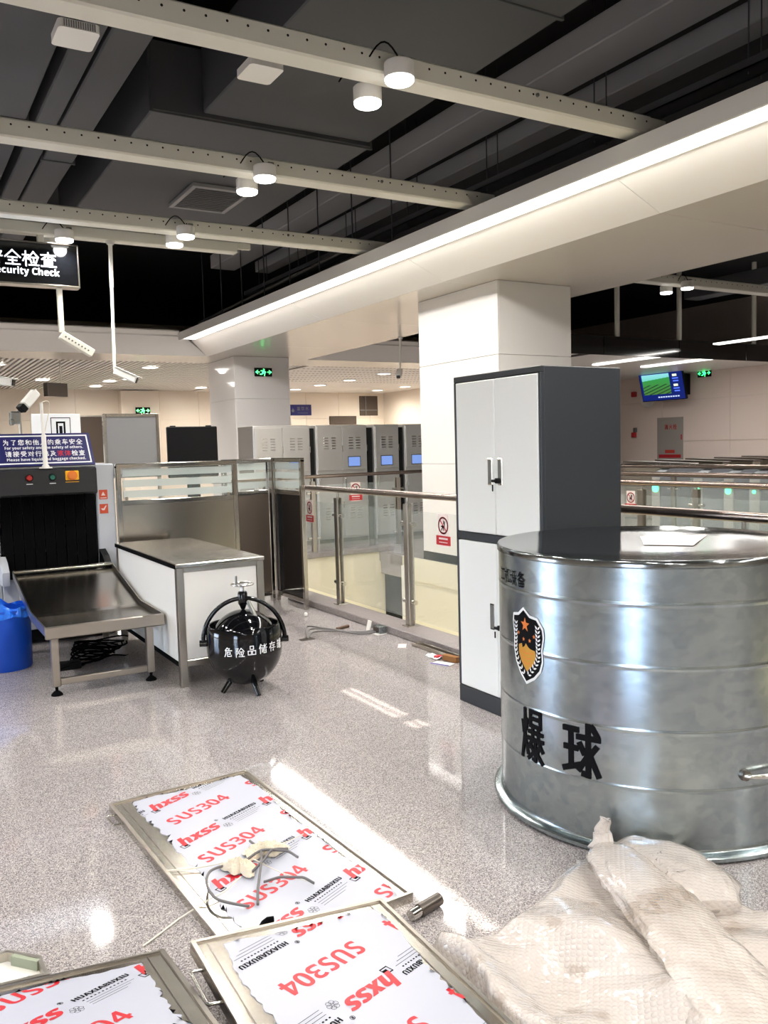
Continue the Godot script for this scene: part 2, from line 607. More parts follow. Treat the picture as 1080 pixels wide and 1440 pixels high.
func setup() -> void:
	var cam := Camera3D.new()
	cam.name = "camera"
	add_child(cam)
	cam.transform = Transform3D(Basis(Vector3(0.861167, -0.027022, 0.507603), Vector3(0.062590, 0.996624, -0.053132), Vector3(-0.504454, 0.077526, 0.859951)).orthonormalized(), Vector3(0, 1.45, 0))
	cam.fov = 62.12
	cam.near = 0.05
	cam.far = 200.0
	cam.current = true
	var we := WorldEnvironment.new()
	we.name = "world"
	var e := Environment.new()
	e.background_mode = Environment.BG_SKY
	var sky := Sky.new()
	var sm := ProceduralSkyMaterial.new()
	sm.sky_top_color = Color("7fa6d8")
	sm.sky_horizon_color = Color("dfe8f2")
	sm.ground_bottom_color = Color("8d8880")
	sm.ground_horizon_color = Color("cfd0d0")
	sm.sky_energy_multiplier = 4.2
	sm.ground_energy_multiplier = 2.5
	sky.sky_material = sm
	e.sky = sky
	e.tonemap_mode = Environment.TONE_MAPPER_LINEAR
	e.tonemap_exposure = 1.06
	e.sdfgi_enabled = true
	e.ssao_enabled = true
	e.ssil_enabled = true
	we.environment = e
	add_child(we)
	var sun := DirectionalLight3D.new()
	sun.name = "sun"
	sun.light_color = Color("fff4e4")
	sun.light_energy = SUN
	sun.light_angular_distance = 0.1
	sun.shadow_enabled = true
	add_child(sun)
	var dir := Vector3(cos(deg_to_rad(28.0)), -sin(deg_to_rad(28.0)), 0)
	sun.look_at_from_position(Vector3(-7, 8, 0), Vector3(-7, 8, 0) + dir, Vector3.UP)

# ---------------------------------------------------------------- the hall itself
func build_floor() -> void:
	var f := MB.new()
	f.box(Vector3(-1.12, -0.3, -12.32), Vector3(3.28, -0.0015, 0.48))            # bed under the laid tiles
	f.box(Vector3(-7.2, -0.3, -25.5), Vector3(-1.12, 0, 9.0))
	f.box(Vector3(-1.12, -0.3, 0.48), Vector3(3.5, 0, 9.0))
	f.box(Vector3(-1.12, -0.3, -25.5), Vector3(3.28, 0, -12.32))
	f.box(Vector3(3.28, -0.3, -12.32), Vector3(3.5, 0, 0.48))
	f.box(Vector3(3.28, -0.3, -25.5), Vector3(20.6, 0, -10.1))
	f.box(Vector3(5.85, -0.3, -10.1), Vector3(20.6, 0, 9.0))
	f.box(Vector3(3.5, -0.3, 1.5), Vector3(5.85, 0, 9.0))
	var o := struct("floor", f, mats["granite"], "polished grey-pink speckled granite floor of the hall", "floor")
	var m := box_mesh(Vector3(0.7994, 0.02, 0.7994))
	for i in 6:
		for k in 16:
			var cx := -1.12 + 0.8 * i + 0.4
			if i == 5:
				continue
			piece("tile", m, mats["granite"], o, Vector3(cx, -0.01, -12.32 + 0.8 * k + 0.4))
	var half := box_mesh(Vector3(0.3994, 0.02, 0.7994))
	for k in 16:
		piece("tile", half, mats["granite"], o, Vector3(3.08, -0.01, -12.32 + 0.8 * k + 0.4))
	# stair well below the balustrade
	var w := MB.new()
	w.box(Vector3(3.3, -2.8, -10.3), Vector3(6.0, -0.3, -10.1))
	w.box(Vector3(5.85, -2.8, -9.5), Vector3(6.05, -0.3, 1.7))
	w.box(Vector3(5.85, -2.8, -10.1), Vector3(6.05, -0.9, -9.5))
	w.box(Vector3(3.3, -2.8, -10.3), Vector3(3.5, -0.3, 1.7))
	w.box(Vector3(3.3, -2.8, 1.5), Vector3(6.05, -0.3, 1.7))
	w.box(Vector3(3.3, -3.0, -10.3), Vector3(6.05, -2.8, 1.7))
	var lining := struct("wall_stair", w, mats["well wall"], "cream painted wall lining the stair opening below the glass balustrade", "wall")
	part("edge", bx(5.835, -0.3, -9.5, 5.86, 0.0, 1.5), mats["well wall"], lining)
	part("edge", bx(3.5, -0.3, -10.115, 5.85, 0.0, -10.095), mats["well wall"], lining)
	part("recess", bx(5.9, -0.9, -10.08, 6.0, -0.1, -9.52), mats["void"], lining)
	part("frame", bx(5.83, -2.6, -9.53, 5.86, -0.13, -9.44, 0.003), mats["white panel"], lining)
	part("lintel", bx(5.83, -0.13, -10.1, 5.86, 0.0, -9.5), mats["kerb granite"], lining)

func build_kerbs() -> void:
	var b := MB.new()
	b.box(Vector3(3.292, 0, -7.5), Vector3(3.52, 0.06, 1.5), 0.006)
	solo("kerb", b, mats["kerb granite"], "low speckled granite kerb carrying the near glass balustrade posts", "kerb", Vector3(3.4, 0, -3))
	b = MB.new()
	b.box(Vector3(3.5, 0, -10.34), Vector3(6.05, 0.06, -10.06), 0.006)
	solo("kerb", b, mats["kerb granite"], "granite kerb on the far side of the stair opening before the steel lockers", "kerb", Vector3(4.8, 0, -10.2))
	b = MB.new()
	b.box(Vector3(5.83, 0, -7.4), Vector3(6.05, 0.06, 1.5), 0.006)
	solo("kerb", b, mats["kerb granite"], "granite kerb along the gate side of the stair opening behind the cabinet", "kerb", Vector3(5.94, 0, -3))

func build_shell() -> void:
	var w := MB.new()
	var x0 := -7.006
	var x1 := -7.0
	w.box(Vector3(-7.2, -0.3, -25.5), Vector3(-7.0, 0.2, 9.0))
	w.box(Vector3(-7.2, 0.2, -25.5), Vector3(-7.0, 3.2, -10.5))
	w.box(Vector3(-7.2, 0.2, -7.0), Vector3(-7.0, 3.2, 2.2))
	w.box(Vector3(-7.2, 2.1, -10.5), Vector3(-7.0, 3.2, -7.0))
	w.box(Vector3(-7.2, 0.2, 5.2), Vector3(-7.0, 3.2, 9.0))
	w.box(Vector3(-7.2, 3.2, -25.5), Vector3(-7.0, 4.40, 9.0))
	w.box(Vector3(x0, 4.40, -25.5), Vector3(x1, 4.498, 9.0))
	w.box(Vector3(x0, 4.498, -25.5), Vector3(x1, 4.526, -3.46))
	w.box(Vector3(x0, 4.498, -1.95), Vector3(x1, 4.526, 9.0))
	for z in [-3.03, -2.66, -2.40, -2.28]:
		w.box(Vector3(x0, 4.498, z - 0.004), Vector3(x1, 4.526, z + 0.004))
	w.box(Vector3(x0, 4.526, -25.5), Vector3(x1, 4.930, 9.0))
	for band in [[4.930, 4.951], [4.960, 4.981]]:
		w.box(Vector3(x0, band[0], -25.5), Vector3(x1, band[1], -4.45))
		w.box(Vector3(x0, band[0], -3.82), Vector3(x1, band[1], -3.73))
		w.box(Vector3(x0, band[0], -3.61), Vector3(x1, band[1], 9.0))
	w.box(Vector3(x0, 4.951, -25.5), Vector3(x1, 4.960, 9.0))
	w.box(Vector3(x0, 4.981, -25.5), Vector3(x1, 5.2, 9.0))
	struct("wall_left", w, mats["cream wall"], "cream wall with a tall glazed opening beyond the left of the view", "wall")
	var g := struct("window_1", bx(-7.12, 0.2, 2.2, -7.11, 3.2, 5.2), mats["glass"], "tall entrance glazing in the side wall behind the camera", "window")
	for z in [2.2, 3.2, 4.2, 5.15]:
		part("mullion", bx(-7.16, 0.2, z, -7.06, 3.2, z + 0.05, 0.004), mats["steel"], g)
	g = struct("window_3", bx(-7.12, 0.2, -10.5, -7.11, 2.1, -7.0), mats["glass"], "tall glazing in the side wall beyond the left edge of the view", "window")
	for z in [-10.5, -9.35, -8.2, -7.05]:
		part("mullion", bx(-7.16, 0.2, z, -7.06, 2.1, z + 0.05, 0.004), mats["steel"], g)
	struct("wall_front", bx(-7.2, -0.3, 9.0, 20.6, 5.2, 9.2), mats["cream wall"], "cream wall behind the camera closing the hall", "wall")
	struct("ceiling", bx(-7.2, 5.2, -25.5, 20.6, 5.4, 9.2), mats["dark slab"], "dark painted concrete slab above the open ceiling", "ceiling")
	# back wall in cream panels
	var bw := struct("wall_back", bx(-7.2, -0.3, -25.5, 20.6, 5.2, -25.32), mats["cream wall"], "far cream panelled wall under the slatted ceiling", "wall")
	var pmesh := box_mesh(Vector3(1.192, 1.192, 0.02), 0.003)
	for i in 14:
		for k in 3:
			piece("panel", pmesh, mats["cream wall"], bw, Vector3(0.6 + 1.2 * i, 0.6 + 1.2 * k, -25.31))
	var pil := struct("pilaster", bx(6.0, 0, -25.3, 7.1, 3.24, -24.95, 0.006), mats["cream wall"], "cream pilaster on the far wall bearing a green exit sign", "pilaster")
	pil.set_meta("kind", "structure")
	var cw := struct("wall_corner", bx(14.95, -0.3, -25.3, 15.1, 3.3, -17.0), mats["cream wall"], "short cream return wall at the far corner of the hall", "wall")
	# right wall
	var rw := struct("wall_right", bx(20.42, -0.3, -25.5, 20.6, 5.2, 9.0), mats["pink wall"], "pale pinkish panelled wall with the television and hydrant door", "wall")
	var rmesh := box_mesh(Vector3(0.02, 1.192, 2.392), 0.003)
	for i in 5:
		for k in 3:
			piece("panel", rmesh, mats["pink wall"], rw, Vector3(20.41, 0.75 + 1.2 * k, -21.6 + 2.4 * i))

func build_fascia() -> void:
	# main downstand beam running away from the camera, then its return across the far end
	var core := MB.new()
	core.box(Vector3(5.45, 3.27, -15.7), Vector3(7.5, 3.54, 8.9))
	core.box(Vector3(4.76, 3.50, -15.1), Vector3(8.2, 3.56, 8.9))
	core.box(Vector3(-7.0, 3.30, -16.9), Vector3(11.5, 3.54, -15.75))
	core.box(Vector3(-7.0, 3.50, -16.9), Vector3(4.76, 3.56, -15.15))
	core.box(Vector3(8.2, 3.50, -16.9), Vector3(11.5, 3.56, -15.15))
	var t := struct("trim_1", core, mats["white panel"], "white downstand ceiling beam with a recessed strip light along its lower edge", "ceiling beam")
	var up := Vector3(0, 0.02, 0)
	var zs := [8.9]
	var z := 7.2
	while z > -15.2:
		zs.append(z)
		z -= 3.0
	zs.append(-15.1)
	for i in zs.size() - 1:
		var a: float = zs[i]
		var c: float = zs[i + 1] + (0.005 if i < zs.size() - 2 else 0.0)
		var last := i == zs.size() - 2
		var b := MB.new()
		slab4(b, Vector3(4.94, 3.43, a), Vector3(5.42, 3.224, a), Vector3(5.42, 3.224, -15.7 if last else c), Vector3(4.94, 3.43, c), up)
		part("panel", b, mats["fascia white"], t)
		b = MB.new()
		slab4(b, Vector3(5.423, 3.224, a), Vector3(7.5, 3.224, a), Vector3(7.5, 3.224, -15.7 if last else c), Vector3(5.423, 3.224, -15.7 if last else c), up)
		part("panel", b, mats["soffit"], t)
	var b2 := MB.new()
	b2.box(Vector3(4.69, 3.425, -15.1), Vector3(4.71, 3.56, 8.9), 0.003)       # upright edge
	b2.box(Vector3(4.71, 3.455, -15.1), Vector3(4.96, 3.50, 8.9))               # back of the light slot
	part("edge", b2, mats["white panel"], t)
	b2 = MB.new()
	slab4(b2, Vector3(7.5, 3.224, -15.7), Vector3(7.98, 3.43, -15.1), Vector3(7.98, 3.43, 8.9), Vector3(7.5, 3.224, 8.9), up)
	b2.box(Vector3(8.19, 3.43, -15.1), Vector3(8.21, 3.56, 8.9))
	b2.box(Vector3(7.98, 3.43, -15.1), Vector3(8.2, 3.45, 8.9))
	part("return_panel", b2, mats["fascia white"], t)
	# return across the far end, both sides of the beam
	b2 = MB.new()
	slab4(b2, Vector3(-7, 3.58, -15.05), Vector3(4.69, 3.58, -15.05), Vector3(5.42, 3.224, -15.7), Vector3(-7, 3.224, -15.7), up)
	part("return_panel", b2, mats["fascia white"], t)
	b2 = MB.new()
	slab4(b2, Vector3(8.21, 3.58, -15.05), Vector3(11.5, 3.58, -15.05), Vector3(11.5, 3.224, -15.7), Vector3(7.5, 3.224, -15.7), up)
	part("return_panel", b2, mats["fascia white"], t)
	b2 = MB.new()
	slab4(b2, Vector3(-7, 3.224, -15.7), Vector3(11.5, 3.224, -15.7), Vector3(11.5, 3.224, -16.9), Vector3(-7, 3.224, -16.9), up)
	part("soffit_panel", b2, mats["soffit"], t)
	# strip light: equal 1.2 m fittings end to end
	var zz := -4.12
	var first: MeshInstance3D
	var seg := MB.new()
	seg.box(Vector3(-0.112, -0.012, -0.597), Vector3(0.112, 0.012, 0.597), 0.002)
	var sm := seg.done(Vector3.ZERO)
	for i in range(-9, 10):
		var at := Vector3(4.825, 3.443, zz - 0.6 - 1.2 * i)
		if at.z < -14.9 or at.z > 8.6:
			continue
		var o := MeshInstance3D.new()
		o.name = numbered("strip_light")
		o.mesh = sm
		o.material_override = mats["strip face"]
		add_child(o)
		o.position = at
		tag(o, "glowing white strip light fitting in the lower edge of the ceiling beam", "strip light", "strip lights end to end along the beam")
		var l := AreaLight3D.new()
		l.name = "strip_glow"
		l.area_size = Vector2(0.2, 1.18)
		l.light_color = Color("fffaf4")
		l.light_energy = STRIP
		l.area_range = 40.0
		l.area_attenuation = 2.0
		l.shadow_enabled = true
		add_child(l, true)
		l.position = at + Vector3(0, -0.02, 0)
		l.rotation_degrees = Vector3(-90, 0, 0)

func column(called: String, lo: Vector3, hi: Vector3, label: String) -> Node3D:
	var t := 0.02
	var core := bx(lo.x + t, lo.y, lo.z + t, hi.x - t, hi.y, hi.z - t)
	var o := struct(called, core, mats["column panel"], label, "column")
	part("baseboard", bx(lo.x - 0.004, 0, lo.z - 0.004, hi.x + 0.004, 0.1, hi.z + 0.004, 0.003), mats["black plastic"], o)
	var ys := [0.1, 1.21, 2.42, hi.y]
	for k in 3:
		var y0: float = ys[k] + 0.0025
		var y1: float = ys[k + 1] - 0.0025
		part("panel", bx(lo.x, y0, lo.z, lo.x + t, y1, hi.z, 0.004), mats["column panel"], o)
		part("panel", bx(hi.x - t, y0, lo.z, hi.x, y1, hi.z, 0.004), mats["column panel"], o)
		part("panel", bx(lo.x + t, y0, hi.z - t, hi.x - t, y1, hi.z, 0.003), mats["column panel"], o)
		part("panel", bx(lo.x + t, y0, lo.z, hi.x - t, y1, lo.z + t, 0.003), mats["column panel"], o)
	return o

func build_far_ceiling() -> void:
	var o := struct("ceiling_slatted", bx(-7, 3.45, -25.4, 11.5, 3.5, -16.9), mats["void"], "low ceiling of close pale slats over the far end of the hall", "ceiling")
	var m := box_mesh(Vector3(0.064, 0.05, 8.4), 0.004)
	for i in 68:
		piece("slat", m, mats["slat"], o, Vector3(0.75 + 0.11 * i, 3.29, -21.1))
	for i in 6:
		for k in 3:
			if i > 4 and k == 0: continue
			var b := MB.new()
			var a := Vector3(8.25 + 1.2 * i, 3.25, -16.92 - 2.8 * k)
			b.box(a + Vector3(0, 0, -2.79), a + Vector3(1.19, 0.03, 0), 0.003)
			part("panel", b, mats["slat"], o)
	# perforation rows of the plain panels: tiny, kept as one
	var h := MB.new()
	for i in 60:
		for k in 8:
			var p := Vector3(8.4 + 0.11 * i, 3.249, -17.2 - 0.55 * k)
			h.box(p - Vector3(0.022, 0.0015, 0.03), p + Vector3(0.022, 0.0015, 0.03))
	var hm := part("perforation", h, mats["dark duct"], o)
	hm.set_meta("kind", "stuff")
	# right bay: plain pale ceiling beyond the smoke barrier
	var rc := struct("ceiling_right", bx(11.5, 3.33, -25.3, 20.4, 3.4, -12.15), mats["white panel"], "plain pale ceiling strip above the ticket gates", "ceiling")
	part("slot", bx(13.2, 3.325, -25.0, 13.5, 3.335, -12.2), mats["void"], rc)

# ---------------------------------------------------------------- things overhead
func crossbeam(z0: float, z1: float, x0: float, x1: float, label: String, holes := true, y0 := 3.6, y1 := 3.73) -> Node3D:
	var o := thing("perforated_beam", label, "beam", Vector3((x0 + x1) / 2.0, y0, (z0 + z1) / 2.0))
	var b := MB.new()
	b.box(Vector3(x0, y0, z0), Vector3(x1, y1, z1), 0.012)
	part("channel", b, mats["beam paint"], o)
	part("end_plate", bx(x1, y0 + 0.05, z1 - 0.06, x1 + 0.16, y1, z1 - 0.02, 0.004), mats["beam paint"], o)
	if holes:
		b = MB.new()
		var n := int((x1 - x0) / 0.115)
		for i in n:
			var p := Vector3(x0 + 0.06 + i * 0.115, y0 + 0.085, z1)
			b.cyl(p - Vector3(0, 0, 0.004), p + Vector3(0, 0, 0.0012), 0.0075, 0.0075, 8)
		var h := part("bolt_hole", b, mats["void"], o)
		h.set_meta("kind", "stuff")
		b = MB.new()
		for x in [x0 + 0.35 * (x1 - x0), x0 + 0.35 * (x1 - x0) + 0.1, x0 + 0.88 * (x1 - x0)]:
			b.cyl(Vector3(x, y0 + 0.085, z1), Vector3(x, y0 + 0.085, z1 + 0.012), 0.014, 0.011, 8)
		part("bolt", b, mats["bolt"], o)
	return o

func downlight(x: float, z: float, label: String, energy := LAMP, group := "", y := 3.5) -> void:
	var o := thing("downlight", label, "downlight", Vector3(x, y, z), group)
	var b := MB.new()
	b.lathe([[0.0, 0.04], [0.084, 0.04], [0.087, 0.043], [0.087, 0.125], [0.08, 0.132], [0.0, 0.134]], Vector3(x, y, z), 32)
	part("housing", b, mats["white plastic"], o)
	b = MB.new()
	b.lathe([[0.0, 0.012], [0.05, 0.013], [0.074, 0.017], [0.082, 0.024], [0.084, 0.032], [0.084, 0.04]], Vector3(x, y, z), 32)
	part("lamp_face", b, mats["lamp face"], o)
	b = MB.new()
	b.box(Vector3(x + 0.02, y + 0.11, z - 0.03), Vector3(x + 0.07, y + 0.16, z + 0.03), 0.004)
	part("bracket", b, mats["bolt"], o)
	var pts := PackedVector3Array()
	for i in 9:
		var t := i / 8.0
		pts.append(Vector3(x - 0.2 * t, y + 0.14 + 0.09 * sin(PI * t) - 0.02 * t, z + 0.01))
	b = MB.new()
	b.tube(pts, 0.005, 6)
	part("cable", b, mats["rubber"], o)
	spot(Vector3(x, y - 0.01, z), energy, 89.0, 0.07, "fffaf3", o)

func duct(called: String, lo: Vector3, hi: Vector3, label: String, seams: Array = [], paint := "dark duct") -> Node3D:
	var o := thing(called, label, "duct", Vector3((lo.x + hi.x) / 2, lo.y, (lo.z + hi.z) / 2))
	part("body", bx(lo.x, lo.y, lo.z, hi.x, hi.y, hi.z, 0.01), mats[paint], o)
	for s in seams:
		part("flange", bx(lo.x - 0.02, lo.y - 0.012, s - 0.012, hi.x + 0.02, hi.y, s + 0.012, 0.003), mats["dark duct"], o)
	return o

func build_overhead() -> void:
	crossbeam(-4.54, -4.37, -4.0, 4.86, "white perforated steel crossbeam nearest the camera, highest in the view")
	crossbeam(-6.53, -6.36, -4.0, 4.86, "white perforated steel crossbeam just before the square ceiling vent")
	crossbeam(-8.52, -8.35, -4.0, 4.89, "white perforated steel crossbeam above the security check sign")
	crossbeam(-9.10, -8.98, -2.0, 3.5, "short plain grey-white beam carrying the sign and camera pole", false, 3.6, 3.72)
	crossbeam(-8.52, -8.35, 8.25, 20.3, "white perforated crossbeam in the right bay over the dark glass band")
	for z in [-2.5, -0.5, 1.5, 3.5, 5.5]:
		crossbeam(z - 0.17, z, -4.0, 4.86, "white perforated crossbeam over the hall behind the camera", false)
	var rows := [[-4.37, -4.54, "nearest crossbeam"], [-6.36, -6.53, "middle crossbeam"], [-8.35, -8.52, "third crossbeam"]]
	for r in rows:
		downlight(2.685, r[0] + 0.1, "round white downlight on the near side of the %s" % r[2])
		downlight(2.685, r[1] - 0.1, "round white downlight on the far side of the %s" % r[2])
		for x in [-1.3]:
			downlight(x, r[0] + 0.1, "round white downlight pair member beyond the left of the view", LAMP, "downlights outside the view")
			downlight(x, r[1] - 0.1, "round white downlight pair member beyond the left of the view", LAMP, "downlights outside the view")
	downlight(1.665, -8.86, "round downlight just above the security sign, nearer of two")
	downlight(1.60, -9.2, "round downlight just above the security sign, farther of two", LAMP, "", 3.52)
	downlight(9.86, -8.25, "round downlight on the right bay crossbeam, near side")
	downlight(9.86, -8.62, "round downlight on the right bay crossbeam, far side")
	for x in [13.4, 17.0]:
		for z in [-4.3, -8.25, -8.62]:
			downlight(x, z, "round downlight in the right bay beyond the edge of the view", LAMP * 1.7, "downlights beyond the right edge")
	for z in [-2.5, -0.5, 1.5, 3.5, 5.5]:
		for x in [2.685, -1.3]:
			downlight(x, z + 0.1, "round white downlight over the hall behind the camera", LAMP, "downlights behind the camera")
			downlight(x, z - 0.27, "round white downlight over the hall behind the camera", LAMP, "downlights behind the camera")
	for z in [-10.5, -12.5, -14.2]:
		crossbeam(z - 0.17, z, -5.0, 0.6, "white perforated crossbeam beyond the left edge of the view", false)
		for x in [-3.6, -1.6, 0.3]:
			downlight(x, z + 0.1, "round white downlight over the hall left of the view", LAMP * 1.3, "downlights left of the view")
	# black-painted services
	duct("air_duct", Vector3(2.35, 4.1, -6.65), Vector3(3.85, 4.6, 6.0), "wide flat dark air duct over the nearest crossbeam and access point", [-4.2, -1.0])
	var pl := duct("air_duct", Vector3(1.95, 4.07, -10.6), Vector3(3.88, 4.6, -6.67), "dark duct box holding the square white-edged vent", [-6.69])
	pl.set_meta("category", "duct")
	duct("air_duct", Vector3(-0.6, 4.1, -14.5), Vector3(1.15, 4.5, 6.0), "broad dark duct at upper left behind the ribbed access point", [-7.4, -3.0])
	duct("air_duct", Vector3(1.22, 4.1, -14.5), Vector3(1.385, 4.35, 6.0), "narrow dark duct beside the broad left duct", [])
	duct("air_duct", Vector3(1.41, 4.1, -14.5), Vector3(1.67, 4.4, 6.0), "dark duct third from the left, next to the black gap", [-8.3])
	duct("air_duct", Vector3(4.96, 4.5, -14.0), Vector3(5.39, 4.72, 6.0), "long dark box duct running over the fascia beam edge", [], "joist")
	duct("air_duct", Vector3(5.76, 4.5, -14.0), Vector3(6.02, 4.68, 6.0), "slimmer dark duct right of the long box duct", [], "joist")
	duct("air_duct", Vector3(14.0, 4.2, -11.8), Vector3(14.4, 4.5, -4.0), "dark duct in the right bay over the smoke barrier", [])
	duct("air_duct", Vector3(10.4, 4.3, -7.6), Vector3(12.4, 4.6, -4.0), "flat dark duct at upper right above the right bay crossbeam", [])
	var ct := thing("cable_tray", "slim dark cable tray hung along the white fascia beam", "cable tray", Vector3(5.44, 4.0, -4))
	part("tray", bx(5.34, 4.0, -13.5, 5.36, 4.06, 6.0), mats["dark duct"], ct)
	part("tray", bx(5.52, 4.0, -13.5, 5.54, 4.06, 6.0), mats["dark duct"], ct)
	part("tray_bed", bx(5.34, 4.0, -13.5, 5.54, 4.008, 6.0), mats["dark duct"], ct)
	for k in 9:
		var zz := -13.0 + 1.5 * k
		for x in [5.41, 5.55]:
			var hb := MB.new()
			hb.cyl(Vector3(x, 3.98, zz), Vector3(x, 5.2, zz), 0.006, 0.006, 6)
			part("hanger", hb, mats["dark duct"], ct)
	var pb := MB.new()
	pb.cyl(Vector3(5.05, 3.74, -15.0), Vector3(5.05, 3.86, -9.0), 0.022, 0.022, 10)
	pb.cyl(Vector3(5.15, 3.66, -15.0), Vector3(5.15, 3.78, -9.0), 0.014, 0.014, 10)
	var cd := thing("conduit", "thin grey conduit pipe rising along the far end of the beam", "pipe", Vector3(5.05, 3.74, -12))
	part("pipe", pb, mats["bolt"], cd)
	for k in 8:
		var hb := MB.new()
		hb.cyl(Vector3(4.95, 3.6, -14.4 + 0.9 * k), Vector3(4.95, 5.2, -14.4 + 0.9 * k), 0.008, 0.008, 6)
		part("hanger", hb, mats["dark duct"], cd)
	# vent grille
	var v := thing("ceiling_vent", "square grey ceiling vent with a pale rim under the duct", "vent", Vector3(3.09, 4.05, -8.66))
	for q in [[2.78, 2.83, -9.08, -8.25], [3.35, 3.40, -9.08, -8.25], [2.83, 3.35, -9.08, -9.03], [2.83, 3.35, -8.30, -8.25]]:
		part("rim", bx(q[0], 4.03, q[2], q[1], 4.068, q[3], 0.004), mats["grey board"], v)
	for i in 12:
		part("blade", bx(2.83, 4.042, -9.02 + 0.06 * i, 3.35, 4.048, -8.98 + 0.06 * i), mats["dark duct"], v)
	# wireless access points
	for q in [[1.165, -5.52, "flat white access point with a ribbed edge, upper left under the ducts", 0.12], [2.34, -5.47, "flat white rounded access point between the first two crossbeams", 0.12]]:
		var a := thing("access_point", q[2], "access point", Vector3(q[0], 3.95, q[1]))
		var b := MB.new()
		var poly := PackedVector2Array()
		for k in 4:
			for j in 5:
				var ang := PI / 2 * k + PI / 8 * j
				poly.append(Vector2(0.09 * signf(cos(PI / 4 + PI / 2 * k)) + 0.03 * cos(ang), 0.105 * signf(sin(PI / 4 + PI / 2 * k)) + 0.03 * sin(ang)))
		b.prism(poly, Vector3(q[0], 3.95, q[1]), Vector3.RIGHT, Vector3.FORWARD, Vector3(0, 0.05, 0))
		part("body", b, mats["white plastic"], a)
		b = MB.new()
		for i in 14:
			b.box(Vector3(q[0] - 0.09 + 0.0135 * i, 3.956, q[1] - 0.137), Vector3(q[0] - 0.085 + 0.0135 * i, 3.994, q[1] - 0.134))
			b.box(Vector3(q[0] - 0.09 + 0.0135 * i, 3.956, q[1] + 0.134), Vector3(q[0] - 0.085 + 0.0135 * i, 3.994, q[1] + 0.139))
		if q[0] < 2.0:
			part("cooling_rib", b, mats["bolt"], a)
		b = MB.new()
		b.box(Vector3(q[0] - 0.03, 4.0, q[1] - 0.03), Vector3(q[0] + 0.03, 4.097, q[1] + 0.03), 0.004)
		part("mount", b, mats["bolt"], a)
	# hanging sign
	var s := thing("hanging_sign", "black hanging sign with glowing white security check lettering", "sign", Vector3(1.2, 3.12, -9.03))
	var r1 := 1.80
	part("cabinet", bx(0.3, 3.12, -9.09, r1, 3.51, -8.98, 0.004), mats["black gloss"], s)
	part("rim", bx(0.3, 3.10, -9.1, r1 + 0.012, 3.12, -8.965, 0.003), mats["steel"], s)
	part("rim", bx(0.3, 3.51, -9.1, r1 + 0.012, 3.522, -8.965, 0.003), mats["steel dark"], s)
	part("rim", bx(r1, 3.12, -9.1, r1 + 0.012, 3.51, -8.965, 0.003), mats["steel"], s)
	for x in [1.47, 0.6]:
		part("post", bx(x - 0.03, 3.522, -9.06, x + 0.03, 3.62, -9.0, 0.004), mats["beam paint"], s)
	var tb := MB.new()
	var at := flat_map(Vector3(1.615, 3.43, -8.9775), Vector3.RIGHT, Vector3.UP)
	write(tb, "安全检查", at, Vector2(0.145, 0.145), 0.163, 0.0135, Vector2(-0.65, 0.0), 1.0)
	part("lettering", tb, mats["sign glow"], s)
	tb = MB.new()
	put_latin(tb, latin("Security Check", 0.088), flat_map(Vector3(1.31, 3.235, -8.977), Vector3.RIGHT, Vector3.UP), Vector2.ZERO, Vector3(0, 0, 1))
	part("lettering", tb, mats["sign glow"], s)
	var gl := AreaLight3D.new()
	gl.name = "sign_light"
	gl.area_size = Vector2(1.1, 0.3)
	gl.light_color = Color("dfeaff")
	gl.light_energy = 0.12
	gl.shadow_enabled = true
	s.add_child(gl, true)
	gl.position = Vector3(1.2, 3.32, -8.95) - s.position
	gl.rotation_degrees = Vector3(0, 180, 0)
	# perforated bracket on a pole under the sign
	s = thing("drop_bracket", "slanted perforated pale bracket on a post below the security sign", "bracket", Vector3(1.62, 2.5, -9.02))
	part("post", bx(1.595, 2.66, -9.045, 1.645, 3.10, -8.995, 0.004), mats["beam paint"], s)
	var bb := MB.new()
	var tilt := Basis(Vector3(0, 0, 1), deg_to_rad(-31.0))
	bb.box(Vector3(1.62, 2.60, -9.06), Vector3(1.97, 2.68, -8.97), 0.006, tilt, Vector3(1.62, 2.66, -9.02))
	part("channel", bb, mats["beam paint"], s)
	bb = MB.new()
	for i in 8:
		bb.box(Vector3(1.66 + 0.035 * i, 2.63, -8.9705), Vector3(1.675 + 0.035 * i, 2.645, -8.9685), 0.0, tilt, Vector3(1.62, 2.66, -9.02))
	var hh := part("slot", bb, mats["dark duct"], s)
	hh.set_meta("kind", "stuff")
	bullet_camera(Vector3(2.14, 3.6, -9.02), Vector3(2.12, 2.30, -9.02), Vector3(0.19, -0.10, 0.09), "white bullet camera on a long thin ceiling pole left of centre", 0.24)
	bullet_camera(Vector3(7.44, 3.22, -12.0), Vector3(7.42, 2.66, -12.0), Vector3(-0.13, -0.1, 0.14), "white bullet camera on a short pole under the beam above the lockers", 0.2)
	bullet_camera(Vector3(0.98, 3.6, -9.3), Vector3(0.98, 2.21, -9.3), Vector3(0.16, -0.03, 0.1), "white camera end peeking in at the left edge under the sign", 0.22)
	# dark glass smoke barrier on rods
	s = thing("smoke_barrier", "dark glossy glass smoke barrier band hung across the right bay", "smoke barrier", Vector3(13, 3.06, -12))
	for i in 6:
		part("pane", bx(7.8 + 2.1 * i, 3.07, -12.02, 9.89 + 2.1 * i, 3.43, -11.99, 0.003), mats["black gloss"], s)
	for x in [8.5, 12.41, 14.16, 16.53, 19.0]:
		var rb := MB.new()
		rb.cyl(Vector3(x, 3.43, -12.05), Vector3(x, 5.2, -12.05), 0.05, 0.05, 10)
		part("rod", rb, mats["beam paint"], s)
